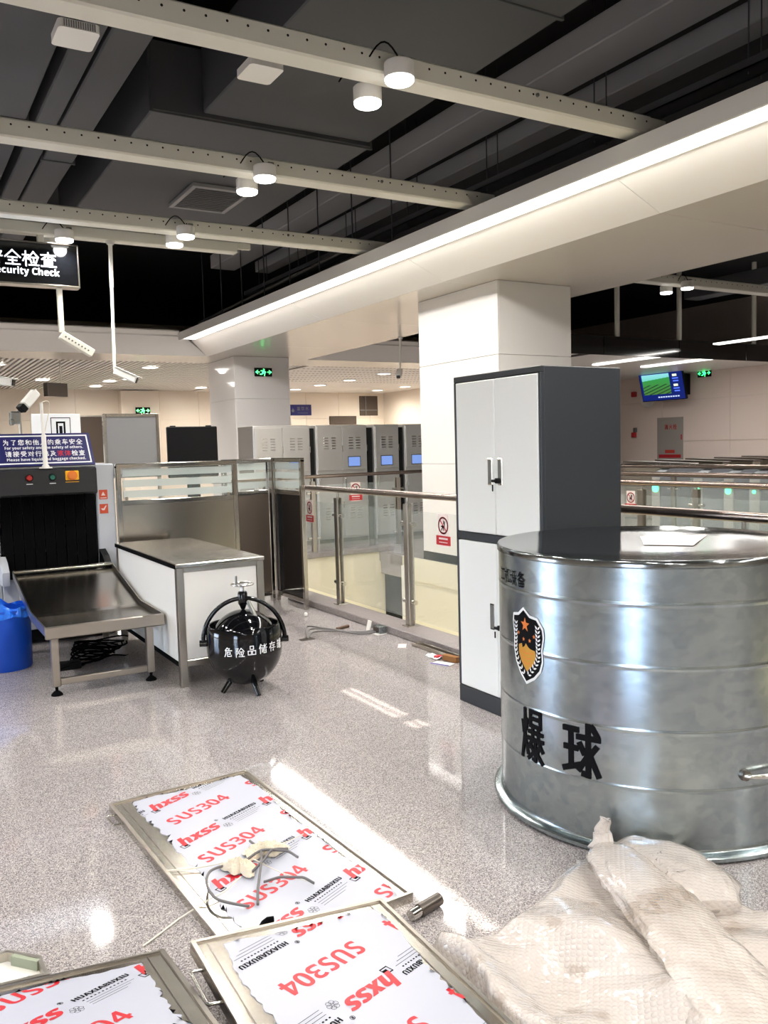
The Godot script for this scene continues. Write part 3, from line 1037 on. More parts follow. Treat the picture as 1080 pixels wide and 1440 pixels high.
	# far recessed lamps
	var lampz := [[5.05, -23.7], [5.03, -22.0], [5.35, -21.3], [5.05, -18.3], [8.0, -23.8], [2.05, -18.4], [3.43, -21.9], [11.0, -23.9], [11.0, -22.2], [11.0, -20.4], [10.9, -18.4], [13.9, -23.9], [13.95, -22.3]]
	for i in lampz.size():
		var c := Vector3(lampz[i][0], 3.245 if lampz[i][0] < 8.2 else 3.232, lampz[i][1])
		var o := thing("recessed_downlight", "small round recessed downlight in the far low ceiling", "downlight", c, "recessed lamps in the far low ceiling")
		var b := MB.new()
		b.lathe([[0.16, 0.0], [0.19, 0.0], [0.193, 0.006], [0.19, 0.016], [0.16, 0.016]], c, 24)
		part("rim", b, mats["white plastic"], o)
		b = MB.new()
		b.lathe([[0.0, 0.003], [0.16, 0.004], [0.16, 0.016], [0.0, 0.016]], c, 24)
		part("lamp_face", b, mats["lamp face"], o)
		spot(c - Vector3(0, 0.015, 0), LAMP * 2.6, 89.0, 0.08, "fffaf3", o)
	for q in [[15.4, -15.7, -13.0], [17.2, -15.8, -13.0], [14.6, -11.5, -8.9]]:
		var b := bx(q[0] - 0.1, 3.295, q[1], q[0] + 0.1, 3.325, q[2], 0.004)
		solo("batten_light", b, mats["strip face"], ["long white batten light nearest the cabinet top in the right bay", "long white batten light above the television wall", "white batten light at the right edge beside the dark band"][0 if q[0] == 15.4 else (1 if q[0] == 17.2 else 2)], "strip light", Vector3(q[0], 3.3, q[1]))
		var l := AreaLight3D.new()
		l.name = "batten_glow"
		l.area_size = Vector2(0.2, absf(q[2] - q[1]))
		l.light_color = Color("fffaf4")
		l.light_energy = STRIP * 2.5
		l.shadow_enabled = true
		add_child(l, true)
		l.position = Vector3(q[0], 3.28, (q[1] + q[2]) / 2.0)
		l.rotation_degrees = Vector3(-90, 0, 0)
	# grey box hung from the slats
	s = thing("hanging_box_sign", "small blank grey box sign hung from the slatted ceiling", "sign", Vector3(2.95, 2.6, -17.5))
	bb = MB.new()
	bb.box(Vector3(2.74, 2.57, -17.55), Vector3(3.2, 2.83, -17.42), 0.006, Basis(Vector3.UP, 0.5), Vector3(2.95, 2.7, -17.5))
	part("box", bb, mats["steel dark"], s)
	bb = MB.new()
	bb.cyl(Vector3(3.08, 2.8, -17.5), Vector3(3.08, 3.27, -17.5), 0.015, 0.015, 8)
	part("rod", bb, mats["beam paint"], s)

func bullet_camera(top: Vector3, end: Vector3, aim: Vector3, label: String, length: float) -> void:
	var o := thing("bullet_camera", label, "security camera", end)
	var b := MB.new()
	b.cyl(top, top.lerp(end, 0.35), 0.021, 0.021, 12)
	b.cyl(top.lerp(end, 0.35), end, 0.016, 0.016, 12)
	b.cyl(top, top - Vector3(0, 0.03, 0), 0.05, 0.03, 12)
	part("pole", b, mats["white plastic"], o)
	var d := aim.normalized()
	b = MB.new()
	var f := b.frame_at(d)
	b.box(end + Vector3(-0.038, -0.04, 0.0), end + Vector3(0.038, 0.035, length), 0.012, f, end)
	part("body", b, mats["white plastic"], o)
	b = MB.new()
	b.box(end + Vector3(-0.046, 0.036, -0.02), end + Vector3(0.046, 0.044, length + 0.04), 0.003, f, end)
	part("sun_shield", b, mats["white plastic"], o)
	b = MB.new()
	b.box(end + Vector3(-0.03, -0.032, length), end + Vector3(0.03, 0.028, length + 0.012), 0.004, f, end)
	part("lens", b, mats["black gloss"], o)

# ---------------------------------------------------------------- the baggage check
func build_scanner() -> void:
	var s := thing("baggage_scanner", "grey and black x-ray baggage scanner with a dark tunnel mouth and buttons", "scanner", Vector3(1.05, 0, -7.9))
	var g: Material = mats["scanner grey"]
	var b := MB.new()
	b.box(Vector3(0.50, 0.12, -8.9), Vector3(0.72, 1.37, -6.9), 0.01)
	b.box(Vector3(1.43, 0.12, -8.9), Vector3(1.575, 1.37, -6.9), 0.01)
	b.box(Vector3(0.72, 1.21, -8.9), Vector3(1.43, 1.37, -6.9), 0.006)
	b.box(Vector3(0.72, 0.12, -8.9), Vector3(1.43, 0.55, -6.9), 0.006)
	b.box(Vector3(0.72, 0.55, -8.9), Vector3(1.43, 1.21, -8.2))
	part("body", b, g, s)
	b = MB.new()
	b.box(Vector3(0.50, 0.03, -8.85), Vector3(1.575, 0.12, -6.95))
	part("base", b, mats["black plastic"], s)
	var hood := PackedVector2Array([Vector2(-6.89, 1.365), Vector2(-6.70, 1.352), Vector2(-6.66, 1.34), Vector2(-6.655, 1.165), Vector2(-6.68, 1.15), Vector2(-6.89, 1.15)])
	b = MB.new()
	b.prism(hood, Vector3(0.52, 0, 0), Vector3(0, 0, 1), Vector3.UP, Vector3(0.872, 0, 0))
	var h := part("control_panel", b, mats["scanner black"], s)
	for q in [[0.915, "red button", "red push button"], [1.075, "green button", "dark green push button"]]:
		b = MB.new()
		b.cyl(Vector3(q[0], 1.285, -6.66), Vector3(q[0], 1.285, -6.652), 0.028, 0.028, 20)
		part("bezel", b, mats["black plastic"], h)
		b = MB.new()
		b.cyl(Vector3(q[0], 1.285, -6.652), Vector3(q[0], 1.285, -6.638), 0.022, 0.017, 20)
		var bt := part("button", b, mats[q[1]], h)
		bt.set_meta("label", q[2])
		part("button_plate", bx(q[0] - 0.022, 1.238, -6.658, q[0] + 0.022, 1.243, -6.6545), mats["print white"], h)
	b = MB.new()
	b.box(Vector3(1.165, 1.258, -6.66), Vector3(1.262, 1.328, -6.648), 0.02)
	part("stop_surround", b, mats["yellow"], h)
	b = MB.new()
	b.cyl(Vector3(1.213, 1.293, -6.648), Vector3(1.213, 1.293, -6.644), 0.036, 0.036, 20)
	part("stop_ring", b, mats["star orange"], h)
	b = MB.new()
	b.cyl(Vector3(1.213, 1.293, -6.644), Vector3(1.213, 1.293, -6.615), 0.022, 0.026, 20)
	part("stop_button", b, mats["star orange"], h)
	part("button_plate", bx(1.165, 1.243, -6.658, 1.262, 1.247, -6.6545), mats["yellow"], h)
	# lead curtain strips
	for i in 9:
		part("curtain_strip", bx(0.735 + 0.076 * i, 0.585, -6.905 - 0.006 * (i % 2), 0.808 + 0.076 * i, 1.19, -6.897 - 0.006 * (i % 2), 0.002), mats["rubber"], s)
	b = MB.new()
	b.box(Vector3(0.75, 0.535, -8.2), Vector3(1.43, 0.575, -6.78), 0.012)
	part("conveyor_belt", b, mats["rubber"], s)
	for x in [0.70, 1.43]:
		b = MB.new()
		b.prism(PackedVector2Array([Vector2(-6.9, 0.50), Vector2(-6.72, 0.50), Vector2(-6.70, 0.6), Vector2(-6.78, 0.66), Vector2(-6.9, 0.70)]), Vector3(x, 0, 0), Vector3(0, 0, 1), Vector3.UP, Vector3(0.05, 0, 0))
		part("belt_guard", b, mats["black plastic"] if x > 1.0 else g, s)
	for q in [[1.09, 0], [0.978, 1]]:
		var y: float = q[0]
		part("warning_sticker", bx(1.452, y, -6.9, 1.517, y + 0.075, -6.8985), mats["orange red"], s)
		b = MB.new()
		if q[1] == 0:
			b.prism(PackedVector2Array([Vector2(-0.016, 0.03), Vector2(0.016, 0.03), Vector2(0, 0.06)]), Vector3(1.484, y, -6.8985), Vector3.RIGHT, Vector3.UP, Vector3(0, 0, 0.0006))
			b.box(Vector3(1.46, y + 0.008, -6.8985), Vector3(1.509, y + 0.014, -6.898))
		else:
			b.prism(PackedVector2Array([Vector2(-0.022, 0.04), Vector2(-0.012, 0.026), Vector2(0.004, 0.026), Vector2(0.022, 0.062), Vector2(0.014, 0.062), Vector2(-0.002, 0.04)]), Vector3(1.484, y, -6.8985), Vector3.RIGHT, Vector3.UP, Vector3(0, 0, 0.0006))
		part("sticker_print", b, mats["paper pink"], s)
	# notice board leaning on the machine
	var n := thing("notice_board", "navy notice board with white safety text, leaning on top of the scanner", "sign", Vector3(0.9, 1.372, -6.8))
	var o := Vector3(0.45, 1.372, -6.72)
	var ax := Vector3(1, 0, 0)
	var ay := Vector3(0, cos(deg_to_rad(20.0)), -sin(deg_to_rad(20.0)))
	var az := ax.cross(ay)
	b = MB.new()
	b.prism(PackedVector2Array([Vector2(0, 0), Vector2(0.95, 0), Vector2(0.93, 0.255), Vector2(0, 0.255)]), o - az * 0.02, ax, ay, az * 0.02)
	part("board", b, mats["sign navy"], n)
	var at := flat_map(o + az * 0.0015, ax, ay)
	b = MB.new()
	ink(b, PackedVector2Array([Vector2(0.03, 0.235), Vector2(0.905, 0.235), Vector2(0.922, 0.02), Vector2(0.03, 0.02), Vector2(0.03, 0.235)]), 0.01, at, 2.0)
	part("border", b, mats["print white"], n)
	b = MB.new()
	write(b, "为了您和他人的乘车安全", at, Vector2(0.042, 0.044), 0.0515, 0.0046, Vector2(0.315, 0.207), 1.0)
	part("lettering", b, mats["print white"], n)
	b = MB.new()
	write(b, "请接受对行包及", at, Vector2(0.042, 0.044), 0.0515, 0.0046, Vector2(0.325, 0.117), 1.0)
	write(b, "检查", at, Vector2(0.042, 0.044), 0.0515, 0.0046, Vector2(0.325 + 0.0515 * 9, 0.117), 1.0)
	part("lettering", b, mats["print white"], n)
	b = MB.new()
	put_latin(b, latin("For your safety and the safety of others.", 0.0285), at, Vector2(0.598, 0.142), az)
	part("lettering", b, mats["print white"], n)
	b = MB.new()
	put_latin(b, latin("Please have liquid and baggage checked.", 0.0285), at, Vector2(0.608, 0.051), az)
	part("lettering", b, mats["print white"], n)
	b = MB.new()
	write(b, "液体", at, Vector2(0.042, 0.044), 0.0515, 0.0046, Vector2(0.325 + 0.0515 * 7, 0.117), 1.0)
	var rl := part("lettering", b, mats["print red"], n)
	rl.set_meta("label", "two red characters in the white text")
	b = MB.new()
	b.prism(PackedVector2Array([Vector2(0.15, 0.13), Vector2(0.21, 0.11), Vector2(0.26, 0.12), Vector2(0.285, 0.15), Vector2(0.27, 0.165), Vector2(0.275, 0.2), Vector2(0.26, 0.2), Vector2(0.25, 0.17), Vector2(0.19, 0.18), Vector2(0.15, 0.17)]), o, ax, ay, az * 0.002)
	part("hand_symbol", b, mats["paper pink"], n)
	b = MB.new()
	b.prism(PackedVector2Array([Vector2(0.15, 0.05), Vector2(0.27, 0.05), Vector2(0.27, 0.09), Vector2(0.15, 0.09)]), o, ax, ay, az * 0.002)
	part("bag_symbol", b, mats["orange red"], n)
	# white pole with a flange, in front of the board, and the camera beside it
	var p := thing("mast", "slim white pole on a round flange standing on the scanner top", "pole", Vector3(1.035, 1.36, -6.68))
	b = MB.new()
	b.cyl(Vector3(1.035, 1.352, -6.675), Vector3(1.035, 1.362, -6.675), 0.047, 0.045, 24)
	b.cyl(Vector3(1.035, 1.362, -6.675), Vector3(1.035, 1.38, -6.675), 0.03, 0.02, 16)
	part("flange", b, mats["white plastic"], p)
	b = MB.new()
	b.cyl(Vector3(1.035, 1.37, -6.675), Vector3(1.032, 1.60, -6.675), 0.017, 0.017, 16)
	b.cyl(Vector3(1.032, 1.60, -6.675), Vector3(1.029, 1.83, -6.675), 0.011, 0.011, 16)
	part("pole", b, mats["white plastic"], p)
	var pts := PackedVector3Array()
	for i in 15:
		var t := i / 14.0
		pts.append(Vector3(1.03 + 0.05 * sin(t * PI) + 0.03 * t, 1.83 + 0.05 * sin(t * PI * 0.9) - 0.22 * t * t, -6.70 - 0.08 * t))
	b = MB.new()
	b.tube(pts, 0.0035, 6)
	part("cable", b, mats["string"], p)
	var c := thing("bracket_camera", "white bullet camera tilted on a jointed bracket behind the notice board", "security camera", Vector3(0.98, 1.3, -7.3))
	b = MB.new()
	b.cyl(Vector3(0.96, 1.372, -7.3), Vector3(0.96, 1.72, -7.3), 0.012, 0.012, 12)
	part("stem", b, mats["steel"], c)
	b = MB.new()
	b.box(Vector3(0.885, 1.70, -7.33), Vector3(0.965, 1.80, -7.26), 0.012)
	b.box(Vector3(0.88, 1.69, -7.31), Vector3(0.915, 1.74, -7.25), 0.01)
	part("joint", b, mats["bolt"], c)
	b = MB.new()
	var f := b.frame_at(Vector3(-0.55, -0.62, 0.25))
	b.box(Vector3(-0.035, -0.033, -0.10), Vector3(0.035, 0.033, 0.06), 0.01, f)
	var b3 := MB.new()
	b3.box(Vector3(-0.034, -0.032, 0.061), Vector3(0.034, 0.032, 0.11), 0.006, f)
	for k in b.v.size():
		b.v[k] += Vector3(1.03, 1.885, -7.28)
	for k in b3.v.size():
		b3.v[k] += Vector3(1.03, 1.885, -7.28)
	part("body", b, mats["white plastic"], c)
	part("lens_hood", b3, mats["black plastic"], c)
	b = MB.new()
	b.cyl(Vector3(0.95, 1.79, -7.29), Vector3(1.0, 1.84, -7.28), 0.016, 0.016, 10)
	part("arm", b, mats["bolt"], c)

func build_tray() -> void:
	var t := thing("exit_tray", "stainless steel sloping exit tray table at the scanner mouth", "tray table", Vector3(1.15, 0, -5.9))
	var br: Material = mats["brushed"]
	var xl := 0.775
	var xr := 1.475
	var prof := [Vector2(-6.69, 0.577), Vector2(-6.6, 0.555), Vector2(-5.92, 0.405), Vector2(-5.86, 0.397), Vector2(-5.34, 0.392)]
	var b := MB.new()
	for i in 4:
		var p: Vector2 = prof[i]
		var q: Vector2 = prof[i + 1]
		slab4(b, Vector3(xl, p.y, p.x), Vector3(xr, p.y, p.x), Vector3(xr, q.y, q.x), Vector3(xl, q.y, q.x), Vector3(0, -0.004, 0))
	part("pan", b, br, t)
	for x in [xl, xr]:
		b = MB.new()
		for i in 4:
			var p: Vector2 = prof[i]
			var q: Vector2 = prof[i + 1]
			var d := 0.008 if x == xr else -0.008
			slab4(b, Vector3(x, p.y - 0.02, p.x), Vector3(x, q.y - 0.02, q.x), Vector3(x, q.y + 0.035, q.x), Vector3(x, p.y + 0.035, p.x), Vector3(d, 0, 0))
		part("side_rim", b, mats["steel"], t)
	part("front_rim", bx(xl - 0.008, 0.352, -5.342, xr + 0.008, 0.427, -5.318, 0.006), mats["steel"], t)
	b = MB.new()
	b.cyl(Vector3(xl, 0.602, -6.685), Vector3(xr, 0.602, -6.685), 0.014, 0.014, 16)
	part("roller_bar", b, mats["chrome"], t)
	for x in [0.80, 1.37]:
		part("leg", bx(x, 0.055, -5.39, x + 0.045, 0.37, -5.345, 0.004), mats["steel"], t)
		b = MB.new()
		b.cyl(Vector3(x + 0.0225, 0.02, -5.367), Vector3(x + 0.0225, 0.056, -5.367), 0.009, 0.009, 10)
		b.lathe([[0.0, 0.0], [0.034, 0.0], [0.034, 0.008], [0.016, 0.026], [0.0, 0.028]], Vector3(x + 0.0225, 0, -5.367), 20)
		part("levelling_foot", b, mats["rubber"], t)
	part("stretcher", bx(0.845, 0.062, -5.385, 1.37, 0.1, -5.35, 0.004), mats["steel"], t)
	for x in [0.80, 1.37]:
		part("leg", bx(x, 0.0, -6.66, x + 0.045, 0.56, -6.615, 0.004), mats["steel"], t)
	# tangle of leads under the tray
	var bl := MB.new()
	for k in 5:
		var pts := PackedVector3Array()
		var cx := 1.16 + 0.03 * k
		for i in 33:
			var a := TAU * i / 16.0
			pts.append(Vector3(cx + (0.13 + 0.015 * k) * cos(a) + 0.02 * sin(a * 0.7), 0.012 + 0.012 * k + 0.02 * (1 + sin(a * 1.3 + k)), -6.12 - 0.05 * k + (0.10 + 0.012 * k) * sin(a)))
		bl.tube(pts, 0.006, 6)
	var pts2 := PackedVector3Array()
	for i in 12:
		pts2.append(Vector3(0.92 + 0.05 * i, 0.01 + 0.02 * sin(i), -5.95 - 0.02 * i + 0.03 * sin(i * 0.9)))
	bl.tube(pts2, 0.006, 6)
	solo("cable_coil", bl, mats["rubber"], "tangled coil of black leads on the floor under the steel tray", "cable", Vector3(1.2, 0, -6.1))
	var pw := thing("power_box", "small dark box lying among the leads under the tray", "box", Vector3(1.0, 0, -5.95))
	part("body", bx(0.93, 0, -6.03, 1.08, 0.05, -5.95, 0.006), mats["black plastic"], pw)
	# blue bin
	var n := thing("waste_bin", "blue plastic waste bin with a blue liner beside the steel tray", "bin", Vector3(0.65, 0, -6.3))
	var c := Vector3(0.65, 0, -6.3)
	b = MB.new()
	b.lathe([[0.0, 0.0], [0.16, 0.0], [0.167, 0.01], [0.172, 0.395], [0.177, 0.4], [0.177, 0.412], [0.167, 0.412], [0.155, 0.02], [0.0, 0.02]], c, 40)
	part("tub", b, mats["blue bin"], n)
	b = MB.new()
	for i in 60:
		for k in 3:
			var g := func(ii: int, kk: int) -> Vector3:
				var a := TAU * ii / 60.0
				var w := 0.007 * sin(a * 11.0 + kk) + 0.006 * sin(a * 17.0)
				return c + Vector3(sin(a) * (0.183 + w - 0.004 * kk), 0.365 + (0.02 + 0.03 * clampf(0.3 - sin(a), 0.0, 1.0)) * kk + 0.009 * sin(a * 7.0 + kk * 1.3), cos(a) * (0.183 + w - 0.004 * kk))
			b.quad(g.call(i, k), g.call(i + 1, k), g.call(i + 1, k + 1), g.call(i, k + 1))
	part("liner", b, mats["bag blue"], n)

func build_desk() -> void:
	var d := thing("inspection_desk", "stainless topped inspection desk with white side panels behind the black sphere", "desk", Vector3(1.78, 0, -5.8))
	var x0 := 1.497
	var x1 := 2.065
	var z0 := -6.62
	var z1 := -5.065
	part("top", bx(x0 - 0.006, 0.742, z0, x1 + 0.006, 0.766, z1 + 0.006, 0.004), mats["brushed"], d)
	for x in [x0, x1 - 0.045]:
		for z in [z0 + 0.01, z1 - 0.045]:
			part("leg", bx(x, 0, z, x + 0.045, 0.742, z + 0.045, 0.004), mats["steel"], d)
	part("rail", bx(x0 + 0.045, 0.712, z1 - 0.04, x1 - 0.045, 0.742, z1 - 0.005, 0.003), mats["steel"], d)
	part("rail", bx(x0 + 0.045, 0.125, z1 - 0.04, x1 - 0.045, 0.165, z1 - 0.002, 0.003), mats["steel"], d)
	part("rail", bx(x0 + 0.002, 0.12, z0 + 0.05, x0 + 0.04, 0.15, z1 - 0.045, 0.003), mats["rubber"], d)
	part("front_panel", bx(x0 + 0.047, 0.167, z1 - 0.03, x1 - 0.047, 0.71, z1 - 0.012, 0.002), mats["white panel"], d)
	part("side_panel", bx(x0 + 0.004, 0.152, z0 + 0.05, x0 + 0.022, 0.74, z1 - 0.047, 0.002), mats["white panel"], d)
	part("side_panel", bx(x1 - 0.022, 0.152, z0 + 0.05, x1 - 0.004, 0.74, z1 - 0.047, 0.002), mats["white panel"], d)
	part("edge_trim", bx(x0 - 0.008, 0.735, z0, x0 - 0.004, 0.762, z1, 0.001), mats["rubber"], d)

func screen_panel(a: Vector3, c: Vector3, label: String, low: Material, feet := true) -> void:   # from a to c on the floor
	var s := thing("partition_screen", label, "partition", (a + c) / 2.0)
	var ax := (c - a).normalized()
	var len := (c - a).length()
	var f := Basis(ax, Vector3.UP, ax.cross(Vector3.UP))
	var put := func(x0: float, y0: float, x1: float, y1: float, t: float, bev: float, called: String, m: Material) -> void:
		var b := MB.new()
		b.box(a + Vector3(x0, y0, -t), a + Vector3(x1, y1, t), bev, f, a)
		part(called, b, m, s)
	put.call(0.0, 0.0, 0.04, 1.35, 0.02, 0.004, "post", mats["mirror steel"])
	put.call(len - 0.04, 0.0, len, 1.35, 0.02, 0.004, "post", mats["mirror steel"])
	put.call(0.0, 1.325, len, 1.365, 0.022, 0.006, "top_rail", mats["mirror steel"])
	put.call(0.04, 1.03, len - 0.04, 1.07, 0.02, 0.004, "middle_rail", mats["mirror steel"])
	put.call(0.04, 0.06, len - 0.04, 0.1, 0.02, 0.004, "bottom_rail", mats["mirror steel"])
	put.call(0.04, 0.1, len - 0.04, 1.03, 0.008, 0.0, "lower_panel", low)
	put.call(0.05, 1.075, len - 0.05, 1.322, 0.004, 0.0, "pane", mats["glass"])
	for k in 3:
		put.call(0.055, 1.09 + 0.085 * k, len - 0.055, 1.147 + 0.085 * k, 0.0048, 0.0, "frosted_band", mats["frosted"])
	for x in [0.08, len - 0.08]:
		put.call(x - 0.012, 1.07, x + 0.012, 1.1, 0.01, 0.003, "clamp", mats["steel"])

func build_partitions() -> void:
	screen_panel(Vector3(1.585, 0, -6.9), Vector3(2.6, 0, -6.9), "steel framed screen with frosted glass bands behind the desk", mats["brushed"])
	screen_panel(Vector3(2.63, 0, -7.35), Vector3(3.16, 0, -7.5), "steel framed screen set back between the desk and railing", mats["brown steel"])
	screen_panel(Vector3(3.2, 0, -7.52), Vector3(3.2, 0, -6.86), "steel framed screen with a dark lower panel joining the handrail", mats["black gloss"])
	# boards standing behind the screens
	var g := thing("display_board", "blank grey board in a thin steel frame rising behind the left screen", "board", Vector3(2.0, 0, -8.0))
	part("panel", bx(1.78, 1.25, -8.02, 2.235, 1.78, -8.0), mats["grey board"], g)
	for q in [[1.75, 1.22, 1.78, 1.81], [2.235, 1.22, 2.262, 1.81], [1.78, 1.78, 2.235, 1.81], [1.78, 1.22, 2.235, 1.25]]:
		part("frame", bx(q[0], q[1], -8.03, q[2], q[3], -7.99, 0.003), mats["mirror steel"], g)
	for x in [1.75, 2.232]:
		part("leg", bx(x, 0, -8.025, x + 0.03, 1.22, -7.995, 0.003), mats["steel"], g)
	var m := thing("monitor", "large black screen seen from behind beside the grey board", "monitor", Vector3(2.58, 0, -8.0))
	part("casing", bx(2.335, 1.2, -8.03, 2.825, 1.685, -7.98, 0.008), mats["black plastic"], m)
	part("stand", bx(2.52, 0, -8.04, 2.64, 1.2, -8.0, 0.004), mats["black plastic"], m)
	for x in [2.37, 2.72]:
		part("lug", bx(x, 1.683, -8.02, x + 0.05, 1.695, -7.99, 0.003), mats["black plastic"], m)
	var w := thing("lift_sign", "white panel printed with a framed black lift symbol behind the notice board", "sign", Vector3(1.4, 0, -8.95))
	part("panel", bx(1.28, 1.2, -8.97, 1.74, 1.855, -8.95, 0.003), mats["print white"], w)
	part("leg", bx(1.48, 0, -8.975, 1.54, 1.2, -8.955), mats["steel"], w)
	var b := MB.new()
	var at := flat_map(Vector3(1.55, 1.66, -8.949), Vector3.RIGHT, Vector3.UP)
	ink(b, PackedVector2Array([Vector2(-0.09, -0.12), Vector2(-0.09, 0.155), Vector2(0.09, 0.155), Vector2(0.09, -0.12)]), 0.007, at, 2.0)
	ink(b, PackedVector2Array([Vector2(-0.035, -0.12), Vector2(-0.035, 0.11), Vector2(0.035, 0.11), Vector2(0.035, -0.12)]), 0.018, at, 2.0)
	ink(b, PackedVector2Array([Vector2(0, -0.1), Vector2(0, 0.06)]), 0.03, at, 2.0)
	part("symbol", b, mats["print black"], w)

func sphere_vessel() -> void:
	var o := thing("storage_sphere", "glossy black ball shaped hazardous goods container with a hoop handle and wheel", "container", Vector3(1.822, 0, -4.82))
	var c := Vector3(1.822, 0.29, -4.82)
	var prof := []
	for i in 17:
		var a := -PI / 2 + (PI / 2 + 0.06) * i / 16.0
		prof.append([0.226 * cos(a), 0.226 * sin(a) - 0.03])
	prof.append([0.226, 0.06]); prof.append([0.219, 0.105]); prof.append([0.212, 0.115]); prof.append([0.205, 0.112]); prof.append([0.2, 0.08])
	prof.append([0.19, 0.075])
	var b := MB.new()
	b.lathe(prof, c, 56)
	part("shell", b, mats["black gloss"], o)
	prof = []
	for i in 10:
		var a := 0.34 + (PI / 2 - 0.34) * i / 9.0
		prof.append([0.203 * cos(a), 0.203 * sin(a) - 0.035])
	b = MB.new()
	b.lathe(prof, c + Vector3(0, 0.03, 0), 56)
	part("lid", b, mats["black gloss"], o)
	# hoop
	var fx := Vector3(0.93, 0.0, 0.36).normalized()
	var pts := PackedVector3Array()
	for i in 31:
		var t := PI * i / 30.0
		pts.append(c + fx * (-0.245 * cos(t)) + Vector3(0, 0.005 + 0.262 * sin(t), 0))
	b = MB.new()
	b.tube(pts, 0.0135, 10)
	part("hoop", b, mats["black gloss"], o)
	for s in [-1.0, 1.0]:
		b = MB.new()
		b.cyl(c + fx * s * 0.21 + Vector3(0, 0.005, 0), c + fx * s * 0.266 + Vector3(0, 0.005, 0), 0.02, 0.02, 16)
		part("pivot", b, mats["black gloss"], o)
	b = MB.new()
	b.lathe([[0.0, 0.20], [0.012, 0.20], [0.022, 0.225], [0.029, 0.235], [0.029, 0.30], [0.022, 0.31], [0.0, 0.31]], c, 24)
	part("screw_block", b, mats["black gloss"], o)
	b = MB.new()
	b.cyl(c + Vector3(0.022, 0.25, 0.03), c + Vector3(0.05, 0.135, 0.10), 0.013, 0.016, 12)
	part("clamp_arm", b, mats["bolt"], o)
	b = MB.new()
	var ring := PackedVector3Array()
	for i in 32:
		ring.append(c + Vector3(0.066 * cos(TAU * i / 32.0), 0.352, 0.066 * sin(TAU * i / 32.0)))
	b.tube(ring, 0.006, 8, true)
	for k in 3:
		var a := TAU * k / 3.0 + 0.4
		b.cyl(c + Vector3(0, 0.345, 0), c + Vector3(0.066 * cos(a), 0.352, 0.066 * sin(a)), 0.006, 0.005, 8)
	b.cyl(c + Vector3(0, 0.305, 0), c + Vector3(0, 0.355, 0), 0.012, 0.012, 14)
	var hw := part("hand_wheel", b, mats["chrome"], o)
	b = MB.new()
	b.cyl(c + Vector3(-0.05, 0.355, 0.03), c + Vector3(-0.048, 0.41, 0.03), 0.007, 0.007, 10)
	part("crank_knob", b, mats["bolt"], hw)
	for k in 3:
		var a := deg_to_rad([-115.0, 5.0, 125.0][k])
		var d := Vector3(cos(a + 0.35), 0, -sin(a + 0.35))
		if k == 0: d = Vector3(-0.75, 0, 0.05)
		if k == 1: d = Vector3(0.02, 0, 0.95)
		if k == 2: d = Vector3(0.7, 0, -0.5)
		b = MB.new()
		b.cyl(c + d * 0.11 + Vector3(0, -0.2, 0), Vector3(c.x, 0.002, c.z) + d * 0.205, 0.02, 0.014, 10)
		part("foot", b, mats["black gloss"], o)
	var at := func(p: Vector2) -> Vector3:
		var az := deg_to_rad(-52.0) + p.x / 0.222
		var r := 0.2272
		if p.y < -0.03:
			r = sqrt(maxf(0.0, 0.2272 * 0.2272 - (p.y + 0.03) * (p.y + 0.03)))
		return c + Vector3(r * sin(az), p.y, r * cos(az))
	b = MB.new()
	var txt := "危险品储存罐"
	for i in 6:
		var st := Vector2(0.068 * i, 0.018 + [0.0, -0.002, 0.006, 0.008, 0.01, 0.012][i])
		write(b, txt[i], at, Vector2(0.05, 0.058), 0.06, 0.0052, st, 0.012)
	part("lettering", b, mats["print white"], o)

func build_cabinet() -> void:
	var o := thing("steel_cabinet", "tall charcoal steel cupboard with four white doors behind the drum", "cabinet", Vector3(3.02, 0, -3.52))
	var x := 2.742
	var z0 := -3.88
	var z1 := -3.157
	var b := MB.new()
	b.box(Vector3(x + 0.02, 0.0, z0), Vector3(3.275, 1.815, z1), 0.004)
	part("body", b, mats["cabinet dark"], o)
	for q in [[0.0, z0, 0.095, z1], [0.925, z0, 0.965, z1], [1.785, z0, 1.815, z1], [0.095, z0, 1.785, z0 + 0.02], [0.095, z1 - 0.02, 1.785, z1]]:
		part("front_frame", bx(x, q[0], q[1], x + 0.024, q[2], q[3], 0.003), mats["cabinet dark"], o)
	var mid := (z0 + z1) / 2.0
	for q in [[0.1, 0.92, 0.55], [0.97, 1.78, 1.37]]:
		for k in 2:
			var a: float = z0 + 0.022 if k == 0 else mid + 0.0015
			var c: float = mid - 0.0015 if k == 0 else z1 - 0.022
			var door := part("door", bx(x - 0.002, q[0], a, x + 0.02, q[1], c, 0.004), mats["cabinet white"], o)
			var hz: float = mid - 0.042 if k == 0 else mid + 0.042
			var hy: float = q[2] - 0.02
			if q[2] > 1.0: hy = 1.30
			part("handle_rim", bx(x - 0.006, hy - 0.07, hz - 0.018, x - 0.001, hy + 0.07, hz + 0.018, 0.002), mats["chrome"], door)
			part("handle_recess", bx(x - 0.0075, hy - 0.062, hz - 0.012, x - 0.005, hy + 0.062, hz + 0.012), mats["bolt"], door)
			if k == 1:
				b = MB.new()
				b.cyl(Vector3(x - 0.03, hy - 0.045, hz - 0.002), Vector3(x - 0.004, hy - 0.045, hz - 0.002), 0.014, 0.014, 14)
				part("lock", b, mats["black plastic"], door)
				b = MB.new()
				b.box(Vector3(x - 0.042, hy - 0.052, hz - 0.028), Vector3(x - 0.03, hy - 0.038, hz + 0.004), 0.003)
				b.box(Vector3(x - 0.036, hy - 0.1, hz - 0.03), Vector3(x - 0.031, hy - 0.065, hz - 0.02), 0.002)
				part("key", b, mats["black plastic"], door)

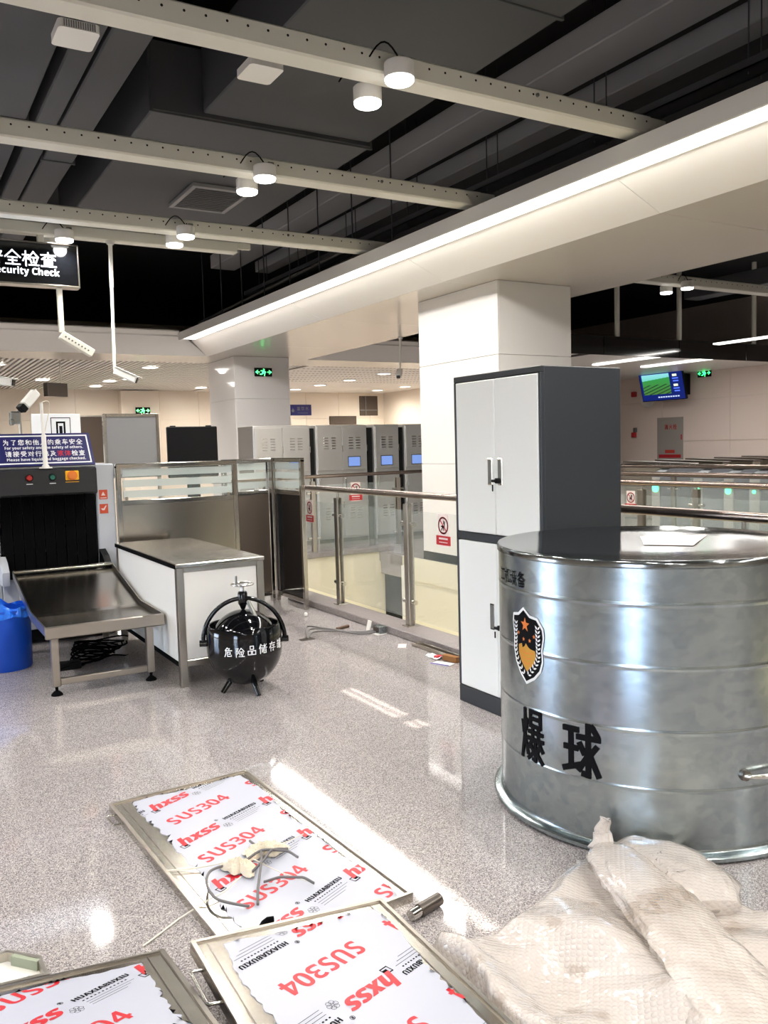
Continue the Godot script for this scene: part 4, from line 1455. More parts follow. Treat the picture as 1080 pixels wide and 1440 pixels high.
# ---------------------------------------------------------------- the galvanised drum
func poly_on(b: MB, poly: PackedVector2Array, at: Callable, strip := 0.012) -> void:   # a flat shape bent over a curved surface
	var lo := poly[0].x
	var hi := poly[0].x
	for p in poly:
		lo = minf(lo, p.x)
		hi = maxf(hi, p.x)
	var x := lo
	while x < hi:
		var band := PackedVector2Array([Vector2(x, -9), Vector2(x + strip, -9), Vector2(x + strip, 9), Vector2(x, 9)])
		for q in Geometry2D.intersect_polygons(poly, band):
			var ix := Geometry2D.triangulate_polygon(q)
			for i in range(0, ix.size(), 3):
				var a := q[ix[i]]
				var c := q[ix[i + 1]]
				var d := q[ix[i + 2]]
				if (c - a).cross(d - a) < 0.0:
					b.tri(at.call(a), at.call(d), at.call(c))
				else:
					b.tri(at.call(a), at.call(c), at.call(d))
		x += strip

func build_drum() -> void:
	var c := Vector3(2.65, 0, -2.405)
	var r := 0.605
	var o := thing("steel_drum", "large galvanised steel drum with a police style shield and black characters", "drum", c)
	var prof := [[0.0, 0.004], [0.63, 0.004], [0.637, 0.01], [0.637, 0.022], [0.63, 0.028], [0.609, 0.031], [r, 0.036], [r, 0.045]]
	var seams := [0.245, 0.448, 0.67, 0.888]
	for k in 4:
		var y: float = seams[k]
		prof.append([r, y - 0.012]); prof.append([r, y - 0.005]); prof.append([r + 0.0009, y - 0.003]); prof.append([r + 0.0009, y + 0.003]); prof.append([r, y + 0.005]); prof.append([r, y + 0.012])
	prof.append([r, 1.022])
	var b := MB.new()
	b.lathe(prof, c, 144)
	part("shell", b, mats["galvanised"], o)
	b = MB.new()
	b.lathe([[r + 0.001, 1.012], [r + 0.006, 1.016], [r + 0.006, 1.034], [r + 0.002, 1.040], [0.59, 1.041], [0.57, 1.037], [0.3, 1.037], [0.0, 1.037]], c, 144)
	part("lid", b, mats["drum lid"], o)
	var wrap := func(a0: float, y0: float, lift: float) -> Callable:
		return func(p: Vector2) -> Vector3:
			var a := deg_to_rad(a0) + p.x / r
			return c + Vector3(sin(a) * (r + lift), y0 + p.y, cos(a) * (r + lift))
	b = MB.new()
	write(b, "爆", wrap.call(-98.6, 0.0, 0.003), Vector2(0.125, 0.205), 0.13, 0.0155, Vector2(0, 0.45), 0.015)
	part("lettering", b, mats["print black"], o)
	b = MB.new()
	write(b, "球", wrap.call(-77.0, 0.0, 0.003), Vector2(0.135, 0.2), 0.13, 0.021, Vector2(0, 0.45), 0.015)
	part("lettering", b, mats["print black"], o)
	b = MB.new()
	write(b, "江机设备", wrap.call(-117.0, 0.0, 0.003), Vector2(0.05, 0.058), 0.06, 0.0055, Vector2(0, 0.962), 0.015)
	part("lettering", b, mats["print black"], o)
	# shield: white rim, black field, star, wreath, gold wall
	var sh := PackedVector2Array([Vector2(-0.02, 0.148), Vector2(0.02, 0.122), Vector2(0.062, 0.118), Vector2(0.094, 0.082), Vector2(0.098, 0.05), Vector2(0.088, 0.0), Vector2(0.092, -0.045), Vector2(0.078, -0.085), Vector2(0.045, -0.118), Vector2(-0.005, -0.145), Vector2(-0.045, -0.112), Vector2(-0.078, -0.07), Vector2(-0.092, -0.02), Vector2(-0.09, 0.03), Vector2(-0.1, 0.085), Vector2(-0.095, 0.115), Vector2(-0.055, 0.122)])
	var inner := PackedVector2Array()
	for p in sh:
		inner.append(p * 0.92)
	var a0 := -94.3
	var y0 := 0.683
	b = MB.new()
	poly_on(b, sh, wrap.call(a0, y0, 0.0024))
	var em := part("emblem", b, mats["print white"], o)
	em.set_meta("label", "white edged shield emblem")
	b = MB.new()
	poly_on(b, inner, wrap.call(a0, y0, 0.0032))
	part("emblem_field", b, mats["print black"], em)
	var star := func(cx: float, cy: float, rr: float) -> PackedVector2Array:
		var q := PackedVector2Array()
		for i in 10:
			var a := PI / 2 + TAU * i / 10.0
			q.append(Vector2(cx, cy) + Vector2(cos(a), sin(a)) * (rr if i % 2 == 0 else rr * 0.42))
		return q
	b = MB.new()
	poly_on(b, star.call(-0.008, 0.082, 0.028), wrap.call(a0, y0, 0.0042))
	for q in [[-0.052, 0.045], [-0.018, 0.026], [0.02, 0.026], [0.045, 0.045]]:
		poly_on(b, star.call(q[0], q[1], 0.009), wrap.call(a0, y0, 0.0042))
	part("star", b, mats["star orange"], em)
	b = MB.new()
	for s in [-1.0, 1.0]:
		for i in 13:
			var t := i / 12.0
			var yy := lerpf(-0.108, 0.075, t)
			var xx: float = s * (0.068 * sin(minf(1.0, t * 1.9 + 0.12) * PI / 2)) - 0.004
			for d in [-1.0, 1.0]:
				var ang: float = PI / 2 + d * 0.75 - s * (1.0 - t) * 0.6
				var e := Vector2(cos(ang), sin(ang))
				var nn := Vector2(-e.y, e.x)
				var pt := Vector2(xx, yy)
				poly_on(b, PackedVector2Array([pt, pt + e * 0.009 + nn * 0.0042, pt + e * 0.02, pt + e * 0.009 - nn * 0.0042]), wrap.call(a0, y0, 0.004), 0.02)
	part("wreath", b, mats["print white"], em)
	b = MB.new()
	poly_on(b, PackedVector2Array([Vector2(-0.052, 0.0), Vector2(-0.03, 0.008), Vector2(-0.026, -0.008), Vector2(-0.012, 0.0), Vector2(-0.004, 0.012), Vector2(0.01, 0.0), Vector2(0.024, -0.006), Vector2(0.05, -0.008), Vector2(0.054, -0.03), Vector2(0.04, -0.062), Vector2(0.0, -0.096), Vector2(-0.036, -0.06), Vector2(-0.052, -0.03)]), wrap.call(a0, y0, 0.004))
	part("gate_tower", b, mats["gold"], em)
	b = MB.new()
	for k in 3:
		ink(b, PackedVector2Array([Vector2(-0.04 + 0.008 * k, -0.018 - 0.02 * k), Vector2(0.0, -0.026 - 0.02 * k), Vector2(0.04 - 0.008 * k, -0.02 - 0.02 * k)]), 0.003, wrap.call(a0, y0, 0.005), 0.012)
	part("gate_tower_line", b, mats["star orange"], em)
	# bar handle low on the side
	var hp := PackedVector3Array()
	for i in 17:
		var t := i / 16.0
		var a := deg_to_rad(lerpf(-18.0, 4.0, t))
		var lift := 0.035 * pow(sin(clampf(t * 3.2, 0, 1) * PI / 2) * sin(clampf((1 - t) * 3.2, 0, 1) * PI / 2), 0.6)
		hp.append(c + Vector3(sin(a) * (r + lift), 0.295, cos(a) * (r + lift)))
	b = MB.new()
	b.tube(hp, 0.0085, 10)
	var hd := part("bar_handle", b, mats["chrome"], o)
	b = MB.new()
	var ca := deg_to_rad(-17.0)
	b.cyl(c + Vector3(sin(ca) * (r - 0.003), 0.295, cos(ca) * (r - 0.003)), c + Vector3(sin(ca) * (r + 0.012), 0.295, cos(ca) * (r + 0.012)), 0.022, 0.018, 14)
	part("handle_lug", b, mats["steel dark"], hd)
	# paper left on the lid
	var p := MB.new()
	var q := [Vector3(2.53, 0, -2.325), Vector3(2.645, 0, -2.183), Vector3(2.982, 0, -2.389), Vector3(2.747, 0, -2.544)]
	for i in 8:
		for k in 6:
			var g := func(s: float, t: float) -> Vector3:
				var m: Vector3 = q[0].lerp(q[1], t).lerp(q[3].lerp(q[2], t), s)
				m.y = 1.0395 + 0.006 * maxf(0.0, sin(s * 5.0 + 0.5)) * s
				return m
			p.quad(g.call(i / 8.0, k / 6.0), g.call(i / 8.0, (k + 1) / 6.0), g.call((i + 1) / 8.0, (k + 1) / 6.0), g.call((i + 1) / 8.0, k / 6.0))
	solo("paper_sheet", p, mats["paper pink"], "pale pink paper slip lying on top of the steel drum", "paper", Vector3(2.72, 1.04, -2.36))

# ---------------------------------------------------------------- steel panels with protective film
func sheet(called_label: String, o: Vector3, ux: Vector3, vz: Vector3, lu: float, lv: float, turn: float, phase: Vector2, inset: Array, sd: int, handles: Array, flip := false) -> void:
	var n := vz.cross(ux).normalized()
	var t := thing("steel_sheet", called_label, "panel", o)
	var at := func(u: float, v: float, w: float) -> Vector3: return o + ux * u + vz * v + n * w
	var b := MB.new()
	var th := -0.026
	slab4(b, at.call(0.0, 0.0, -0.004), at.call(lu, 0.0, -0.004), at.call(lu, lv, -0.004), at.call(0.0, lv, -0.004), n * th)
	part("plate", b, mats["brushed"], t)
	b = MB.new()
	for q in [[0.0, 0.0, lu, 0.012], [0.0, lv - 0.012, lu, lv], [0.0, 0.012, 0.012, lv - 0.012], [lu - 0.012, 0.012, lu, lv - 0.012]]:
		slab4(b, at.call(q[0], q[1], -0.004), at.call(q[2], q[1], -0.004), at.call(q[2], q[3], -0.004), at.call(q[0], q[3], -0.004), n * 0.006)
	part("rolled_edge", b, mats["steel"], t)
	b = MB.new()
	for q in [[0.04, 0.0], [lu - 0.052, 0.0]]:
		slab4(b, at.call(q[0], 0.02, -0.004), at.call(q[0] + 0.003, 0.02, -0.004), at.call(q[0] + 0.003, lv - 0.02, -0.004), at.call(q[0], lv - 0.02, -0.004), n * 0.0012)
	part("fold_line", b, mats["steel dark"], t)
	# torn film outline
	var r := RandomNumberGenerator.new()
	r.seed = sd
	var poly := PackedVector2Array()
	var cs := [Vector2(inset[0], inset[1]), Vector2(lu - inset[2], inset[1]), Vector2(lu - inset[2], lv - inset[3]), Vector2(inset[0], lv - inset[3])]
	for k in 4:
		var a: Vector2 = cs[k]
		var c: Vector2 = cs[(k + 1) % 4]
		var m := int((c - a).length() / 0.016)
		var e := (c - a).normalized()
		var side := Vector2(-e.y, e.x)
		var amp := 0.022 if k == 1 or k == 3 else 0.012
		for i in m:
			var s := float(i) / m
			var env := sin(PI * s)
			var wob := sin(s * 7.0 + sd) * 0.5 + sin(s * 17.0 + sd * 2.0) * 0.3 + r.randf_range(-0.4, 0.3)
			poly.append(a.lerp(c, s) + side * amp * wob * sqrt(env))
	b = MB.new()
	var ix := Geometry2D.triangulate_polygon(poly)
	for i in range(0, ix.size(), 3):
		var p0: Vector3 = at.call(poly[ix[i]].x, poly[ix[i]].y, -0.0025)
		var p1: Vector3 = at.call(poly[ix[i + 1]].x, poly[ix[i + 1]].y, -0.0025)
		var p2: Vector3 = at.call(poly[ix[i + 2]].x, poly[ix[i + 2]].y, -0.0025)
		if (p1 - p0).cross(p2 - p0).dot(n) < 0.0:
			b.tri(p0, p2, p1)
		else:
			b.tri(p0, p1, p2)
	var film := part("film", b, mats["film"], t)
	film.set_meta("label", "torn pale protective film printed in red and black")
	# curled torn lip
	b = MB.new()
	for i in poly.size():
		var p := poly[i]
		var q := poly[(i + 1) % poly.size()]
		if r.randf() < 0.16:
			var mid := (p + q) / 2.0
			var inw := (Vector2(lu / 2, lv / 2) - mid).normalized()
			b.tri(at.call(p.x, p.y, -0.002), at.call(q.x, q.y, -0.002), at.call(mid.x + inw.x * 0.012, mid.y + inw.y * 0.012, 0.008))
	part("torn_lip", b, mats["rubber"], film).set_meta("kind", "stuff")
	# print, clipped to the film: local axes p along the writing, q up
	var dir := Vector2(cos(turn), sin(turn))      # in (u, v); v points towards the viewer
	var upv := Vector2(dir.y, -dir.x)
	var red := MB.new()
	var blk := MB.new()
	var mid0 := Vector2(lu / 2, lv / 2)
	var put := func(target: MB, tris: PackedVector2Array, shift: Vector2, lift := 0.0) -> void:
		for i in range(0, tris.size() - 2, 3):
			var tp := PackedVector2Array()
			var inside := 0
			for k in 3:
				var l := tris[i + k] + shift
				var uv := mid0 + dir * l.x + upv * l.y
				tp.append(uv)
				if Geometry2D.is_point_in_polygon(uv, poly):
					inside += 1
			if inside == 0 and (tp[0] - mid0).length() > lv:
				continue
			var polys := [tp]
			if inside < 3:
				polys = Geometry2D.intersect_polygons(tp, poly)
			for pg in polys:
				var ii := Geometry2D.triangulate_polygon(pg)
				for k in range(0, ii.size(), 3):
					var p0: Vector3 = at.call(pg[ii[k]].x, pg[ii[k]].y, -0.0019 + lift)
					var p1: Vector3 = at.call(pg[ii[k + 1]].x, pg[ii[k + 1]].y, -0.0019 + lift)
					var p2: Vector3 = at.call(pg[ii[k + 2]].x, pg[ii[k + 2]].y, -0.0019 + lift)
					if (p1 - p0).cross(p2 - p0).dot(n) < 0.0:
						target.tri(p0, p2, p1)
					else:
						target.tri(p0, p1, p2)
	var big := latin("SUS304", 0.088)
	var logo := latin("hxss", 0.082)
	for i in logo.size():
		logo[i] = Vector2(logo[i].x * 1.08 + logo[i].y * 0.35, logo[i].y)
	var small := latin("HUAXIABUXIU", 0.026)
	var bars := PackedVector2Array()
	var bar := func(x0: float, y0: float, x1: float, y1: float) -> void:
		bars.append_array(PackedVector2Array([Vector2(x0, y0), Vector2(x1, y0), Vector2(x1, y1), Vector2(x0, y0), Vector2(x1, y1), Vector2(x0, y1)]))
	for k in 3:
		bar.call(0.1, -0.034 - 0.012 * k, 0.25 - 0.02 * k, -0.0325 - 0.012 * k)
	for k in 12:   # little row of marks
		bar.call(0.1 + 0.012 * k, -0.021, 0.106 + 0.012 * k, -0.016)
	bar.call(0.268, -0.03, 0.298, -0.026); bar.call(0.268, -0.054, 0.298, -0.05); bar.call(0.268, -0.05, 0.271, -0.03); bar.call(0.295, -0.05, 0.298, -0.03); bar.call(0.28, -0.045, 0.295, -0.032)
	for k in 6:    # rosette outline
		var a := TAU * k / 6.0
		var cc := Vector2(0.062 + 0.011 * cos(a), -0.046 + 0.011 * sin(a))
		for j in 8:
			var b0 := TAU * j / 8.0
			var b1 := TAU * (j + 1) / 8.0
			var p0 := cc + Vector2(cos(b0), sin(b0)) * 0.008
			var p1 := cc + Vector2(cos(b1), sin(b1)) * 0.008
			var p2 := cc + Vector2(cos(b1), sin(b1)) * 0.0068
			var p3 := cc + Vector2(cos(b0), sin(b0)) * 0.0068
			bars.append_array(PackedVector2Array([p0, p1, p2, p0, p2, p3]))
	var reg := latin("®", 0.02)
	var rows := int(lv / 0.165) + 5
	for k in range(-rows, rows + 1):
		var q := k * 0.165 + phase.y
		for j in range(-4, 5):
			var p := j * 0.43 + phase.x + k * 0.072
			if absf(p) > 1.1 or absf(q) > 1.0:
				continue
			if posmod(k, 2) == 0:
				put.call(red, big, Vector2(p, q))
			else:
				for d in [-0.003, 0.0, 0.003]:
					put.call(red, logo, Vector2(p - 0.08 + d, q), d * 0.05 + 0.0002)
				for d in [-0.0006, 0.0006]:
					put.call(blk, small, Vector2(p + 0.145 + d, q + 0.012), d * 0.05 + 0.0002)
				put.call(blk, bars, Vector2(p - 0.03, q + 0.008))
				put.call(blk, reg, Vector2(p + 0.035, q + 0.03))
	part("red_print", red, mats["print red"], film)
	part("black_print", blk, mats["print black"], film)
	# pull handles of bent rod at the long side
	for h in handles:
		var v0: float = h[0]
		var v1: float = h[1]
		var s: float = h[2]
		var ue: float = 0.0 if s < 0.0 else lu
		b = MB.new()
		b.tube(PackedVector3Array([at.call(ue, v0, -0.014), at.call(ue + s * 0.03, v0, -0.012), at.call(ue + s * 0.034, v0 + 0.006, -0.012), at.call(ue + s * 0.034, v1 - 0.006, -0.012), at.call(ue + s * 0.03, v1, -0.012), at.call(ue, v1, -0.014)]), 0.0045, 8)
		part("pull_handle", b, mats["chrome"], t)

func build_panels() -> void:
	var y := 0.03
	sheet("steel panel with torn printed film, lying flat nearest the sunlit strip", Vector3(0.706, y, -3.476), Vector3(0.9985, 0, -0.045).normalized(), Vector3(0.045, 0, 0.9985).normalized(), 0.604, 1.29, deg_to_rad(-22.0), Vector2(-0.02, 0.03), [0.085, 0.035, 0.045, 0.02], 4, [[0.09, 0.19, -1.0], [1.13, 1.22, -1.0]])
	sheet("steel panel with upside down print, tilted over the end of the flat one", Vector3(0.639, 0.122, -2.191), Vector3(0.608, -0.068, -0.012).normalized(), Vector3(-0.03, 0.0, 1.0).normalized(), 0.61, 1.1, deg_to_rad(158.0), Vector2(0.05, 0.05), [0.08, 0.045, 0.05, 0.02], 11, [[0.12, 0.27, -1.0]])
	sheet("steel panel with torn printed film at the lower left corner", Vector3(-0.012, 0.042, -2.43), Vector3(0.613, 0.0, 0.102).normalized(), Vector3(-0.02, 0.11, 0.6).normalized(), 0.622, 0.9, deg_to_rad(-30.0), Vector2(0.03, 0.02), [0.05, 0.055, 0.07, 0.02], 7, [])
	# panel lying face down
	var t := thing("steel_sheet", "upturned pale steel panel showing its green bracket at the left edge", "panel", Vector3(0.1, 0, -2.45))
	var pl := PackedVector2Array([Vector2(-0.2, -2.62), Vector2(0.225, -2.586), Vector2(0.3, -2.503), Vector2(0.307, -2.40), Vector2(-0.1, -2.46)])
	var b := MB.new()
	b.prism(pl, Vector3(0, 0.001, 0), Vector3.RIGHT, Vector3(0, 0, 1), Vector3(0, 0.006, 0))
	part("plate", b, mats["fascia white"], t)
	b = MB.new()
	for i in 4:
		var p := pl[i]
		var q := pl[(i + 1) % 5]
		var e := (q - p).normalized()
		var m := Vector2(-e.y, e.x) * 0.012
		slab4(b, Vector3(p.x, 0.004, p.y), Vector3(q.x, 0.004, q.y), Vector3(q.x + m.x, 0.004, q.y + m.y), Vector3(p.x + m.x, 0.004, p.y + m.y), Vector3(0, 0.03, 0))
	part("rim", b, mats["steel"], t)
	b = MB.new()
	slab4(b, Vector3(0.235, 0.007, -2.555), Vector3(0.295, 0.007, -2.485), Vector3(0.285, 0.007, -2.476), Vector3(0.225, 0.007, -2.546), Vector3(0, 0.028, 0))
	part("bracket", b, mats["rim green"], t)
	b = MB.new()
	for q in [[0.26, -2.46], [0.265, -2.43], [0.262, -2.585]]:
		b.cyl(Vector3(q[0], 0.006, q[1]), Vector3(q[0], 0.009, q[1]), 0.004, 0.004, 8)
	part("hole", b, mats["void"], t)
	# pipe stub at the joint of the panels
	var st := thing("pipe_stub", "short dark steel tube with a bright end beside the panel corner", "pipe", Vector3(1.37, 0, -2.13))
	b = MB.new()
	b.cyl(Vector3(1.335, 0.022, -2.128), Vector3(1.425, 0.022, -2.152), 0.02, 0.02, 20)
	part("tube", b, mats["steel dark"], st)
	b = MB.new()
	b.cyl(Vector3(1.298, 0.022, -2.118), Vector3(1.337, 0.022, -2.1285), 0.017, 0.017, 20)
	part("ferrule", b, mats["chrome"], st)
	# black torn roll between the two panels
	b = MB.new()
	var pts := PackedVector3Array()
	for i in 9:
		pts.append(Vector3(0.80 + 0.016 * i, 0.036 + 0.004 * sin(i * 1.1), -2.262 - 0.006 * i + 0.006 * sin(i * 1.7)))
	b.tube(pts, 0.01, 7)
	solo("film_roll", b, mats["rubber"], "rolled black scrap of film at the near end of the flat panel", "scrap", Vector3(0.86, 0.03, -2.27))
	# bent offcuts of grey cable, rags and ties on the flat panel
	var wires := [
		[Vector2(0.934, -2.71), Vector2(0.85, -2.66), Vector2(0.81, -2.56), Vector2(0.82, -2.47), Vector2(0.895, -2.415)],
		[Vector2(1.06, -2.83), Vector2(1.05, -2.70), Vector2(1.0, -2.58), Vector2(0.95, -2.48), Vector2(0.92, -2.41)],
		[Vector2(0.99, -2.70), Vector2(1.06, -2.70), Vector2(1.12, -2.655), Vector2(1.155, -2.62)],
		[Vector2(0.99, -2.53), Vector2(1.04, -2.49), Vector2(1.09, -2.455), Vector2(1.125, -2.43)],
		[Vector2(1.15, -2.70), Vector2(1.08, -2.68), Vector2(1.02, -2.62), Vector2(0.965, -2.60)]]
	var wl := ["curved grey cable offcut looping left over the flat panel", "grey cable offcut bent towards the viewer across the flat panel", "grey cable offcut pointing right beside the upper rag", "straight grey cable offcut lying lower right of the rags", "grey cable offcut passing under the right rag"]
	for k in wires.size():
		var cv := Curve3D.new()
		var w: Array = wires[k]
		for i in w.size():
			var a: Vector2 = w[maxi(i - 1, 0)]
			var c: Vector2 = w[mini(i + 1, w.size() - 1)]
			var tg := Vector3(c.x - a.x, 0, c.y - a.y) / 6.0
			var hgt := 0.038 + 0.022 * sin(PI * i / (w.size() - 1.0))
			cv.add_point(Vector3(w[i].x, hgt, w[i].y), -tg, tg)
		b = MB.new()
		b.tube(cv.tessellate(4, 3), 0.0045, 8)
		solo("cable_offcut", b, mats["wire grey"], wl[k], "cable", Vector3(w[0].x, 0.03, w[0].y))
	var rl := ["crumpled cream rag on the flat panel, left of two", "smaller crumpled cream rag on the flat panel, right of two"]
	for k in 2:
		var c := [Vector3(0.955, 0.03, -2.66), Vector3(1.075, 0.03, -2.725)][k] as Vector3
		var f := FastNoiseLite.new()
		f.seed = 40 + k
		f.frequency = 14.0
		b = MB.new()
		var pt := func(i: int, j: int) -> Vector3:
			var s := i / 24.0
			var a := TAU * j / 40.0
			var rr := (0.058 if k == 0 else 0.05) * s * (1.0 + 0.35 * sin(a * 2.0 + k) + 0.2 * sin(a * 5.0 + 1.0))
			var p := c + Vector3(cos(a) * rr * (0.75 if k == 0 else 1.2), 0, sin(a) * rr)
			p.y += 0.002 + (1.0 - s * s) * 0.035 + 0.03 * (1.0 - s * 0.6) * absf(f.get_noise_3d(p.x * 4.0, 0, p.z * 4.0))
			return p
		for i in 24:
			for j in 40:
				b.quad(pt.call(i, j), pt.call(i, j + 1), pt.call(i + 1, j + 1), pt.call(i + 1, j))
		solo("rag", b, mats["cloth"], rl[k], "rag", c)
	var cords := [
		[Vector3(0.93, 0.05, -2.58), Vector3(0.86, 0.04, -2.54), Vector3(0.79, 0.036, -2.52), Vector3(0.70, 0.006, -2.52), Vector3(0.62, 0.004, -2.47), Vector3(0.57, 0.004, -2.44)],
		[Vector3(0.97, 0.05, -2.70), Vector3(0.88, 0.04, -2.73), Vector3(0.80, 0.034, -2.76), Vector3(0.745, 0.034, -2.79)],
		[Vector3(1.03, 0.05, -2.70), Vector3(1.15, 0.04, -2.74), Vector3(1.25, 0.034, -2.78)],
		[Vector3(1.0, 0.06, -2.66), Vector3(1.06, 0.04, -2.55), Vector3(1.12, 0.034, -2.45)]]
	var cl := ["long white string trailing from the panel onto the floor", "white plastic tie crossing the panel's left rim", "thin white tie lying right of the rags", "thin white tie lying across the red print"]
	for k in 4:
		b = MB.new()
		b.tube(PackedVector3Array(cords[k]), 0.0028 if k < 2 else 0.0016, 6)
		solo("string", b, mats["string"], cl[k], "string", cords[k][0])

# ---------------------------------------------------------------- bubble wrap
func bubbles() -> ImageTexture:   # one repeat of the domed bubbles pressed in the film
	var im := Image.create(64, 64, false, Image.FORMAT_L8)
	for y in 64:
		for x in 64:
			var d := 99.0
			for q in [Vector2(0, 0), Vector2(64, 0), Vector2(0, 64), Vector2(64, 64), Vector2(32, 32)]:
				d = minf(d, Vector2(x, y).distance_to(q) / 21.0)
			var h := sqrt(maxf(0.0, 1.0 - d * d))
			im.set_pixel(x, y, Color(h, h, h))
	return ImageTexture.create_from_image(im)

func off_drum(v: Vector3) -> Vector3:   # cloth and plastic lie against the drum, never inside it
	var d := Vector2(v.x - 2.65, v.z + 2.405)
	var need := 0.642 if v.y < 0.034 else 0.618
	if d.length() < need:
		d = d.normalized() * need
	return Vector3(2.65 + d.x, v.y, -2.405 + d.y)

func build_wrap() -> void:
	var m := pm("bubble wrap", "d9ccc0", 0.2)
	m.vertex_color_use_as_albedo = true
	m.transparency = BaseMaterial3D.TRANSPARENCY_ALPHA
	m.albedo_color = Color(1, 1, 1, 0.6)
	m.clearcoat_enabled = true
	m.clearcoat = 1.0
	m.clearcoat_roughness = 0.06
	m.heightmap_enabled = true
	m.heightmap_texture = bubbles()
	m.heightmap_scale = 0.3
	m.uv1_triplanar = true
	m.uv1_world_triplanar = true
	m.uv1_scale = Vector3(46, 46, 46)
	var t := thing("bubble_wrap", "large crumpled sheet of clear bubble wrap on the floor before the drum", "bubble wrap", Vector3(1.75, 0, -1.6))
	var f := FastNoiseLite.new()
	f.seed = 12
	f.frequency = 3.2
	f.fractal_octaves = 2
	var f2 := FastNoiseLite.new()
	f2.seed = 5
	f2.frequency = 9.0
	var base := Color("f0e6dc").srgb_to_linear()
	var brown := Color("8d6a3f").srgb_to_linear()
	var far := PackedVector2Array([Vector2(1.26, -1.97), Vector2(1.32, -2.0), Vector2(1.37, -1.945), Vector2(1.45, -1.925), Vector2(1.56, -1.955), Vector2(1.68, -1.99), Vector2(1.82, -2.05), Vector2(1.95, -2.11), Vector2(2.0, -2.13), Vector2(2.03, -2.05), Vector2(2.07, -1.97), Vector2(2.13, -1.88)])
	var N := 120
	var K := 110
	var grid := []
	for i in N + 1:
		var s := float(i) / N
		var fi := s * (far.size() - 1)
		var i0 := mini(int(fi), far.size() - 2)
		var a := far[i0].lerp(far[i0 + 1], fi - i0)
		var e := Vector2(lerpf(1.2, 2.42, s), -0.95)
		var row := []
		for k in K + 1:
			var q := float(k) / K
			var p := a.lerp(e, q)
			p.x += 0.03 * f.get_noise_2d(q * 1.2, s * 1.5) + (0.02 * sin(q * 9.0) if i == 0 else 0.0)
			var h := 0.012 + 0.04 * maxf(0.0, f.get_noise_2d(p.x * 0.7, p.y * 0.7) + 0.25) + 0.006 * absf(f2.get_noise_2d(p.x, p.y))
			h += 0.05 * exp(-pow((p.x - 1.62 - 0.12 * (p.y + 1.9)) / 0.12, 2.0)) * clampf(q * 6.0, 0, 1)
			h += 0.035 * exp(-pow((s - 0.06) / 0.05, 2.0))
			h *= smoothstep(0.0, 0.05, q) * smoothstep(0.0, 0.03, s) * smoothstep(0.0, 0.03, 1.0 - s)
			row.append(off_drum(Vector3(p.x, 0.004 + h, p.y)))
		grid.append(row)
	var b := MB.new()
	b.colored = true
	var nrm := func(i: int, k: int) -> Vector3:
		var du: Vector3 = grid[mini(i + 1, N)][k] - grid[maxi(i - 1, 0)][k]
		var dv: Vector3 = grid[i][mini(k + 1, K)] - grid[i][maxi(k - 1, 0)]
		var nv := dv.cross(du).normalized()
		return nv if nv.length() > 0.5 else Vector3.UP
	for i in N:
		for k in K:
			var P := [grid[i][k], grid[i + 1][k], grid[i + 1][k + 1], grid[i][k + 1]]
			var st := clampf((f.get_noise_2d(P[0].x * 1.7 + 9.0, P[0].z * 1.7) - 0.42) * 2.0, 0, 0.35)
			st = maxf(st, 0.85 * exp(-(pow((P[0].x - 2.03) / 0.05, 2) + pow((P[0].z + 1.55) / 0.03, 2))))
			b.col = base.lerp(brown, st)
			var n0: Vector3 = nrm.call(i, k)
			var n1: Vector3 = nrm.call(i + 1, k)
			var n2: Vector3 = nrm.call(i + 1, k + 1)
			var n3: Vector3 = nrm.call(i, k + 1)
			b.trin(P[0], P[2], P[1], n0, n2, n1)
			b.trin(P[0], P[3], P[2], n0, n3, n2)
	part("sheet", b, m, t)
	# rolled fold lying across it, and the loose lobe and knot at the drum foot
	var folds := [
		[[Vector3(2.05, 0.075, -2.06), 0.03], [Vector3(2.0, 0.075, -1.96), 0.09], [Vector3(1.95, 0.07, -1.82), 0.11], [Vector3(1.87, 0.07, -1.62), 0.115], [Vector3(1.78, 0.07, -1.42), 0.12], [Vector3(1.67, 0.07, -1.2), 0.125], [Vector3(1.58, 0.07, -1.0), 0.13]],
		[[Vector3(2.05, 0.05, -2.04), 0.04], [Vector3(2.1, 0.06, -1.97), 0.09], [Vector3(2.14, 0.055, -1.87), 0.12], [Vector3(2.13, 0.045, -1.75), 0.12], [Vector3(2.06, 0.035, -1.62), 0.08]],
		[[Vector3(2.03, 0.06, -2.05), 0.05], [Vector3(2.045, 0.085, -2.065), 0.032], [Vector3(2.055, 0.105, -2.075), 0.03], [Vector3(2.06, 0.125, -2.08), 0.034], [Vector3(2.07, 0.145, -2.08), 0.022], [Vector3(2.075, 0.15, -2.08), 0.004]]]
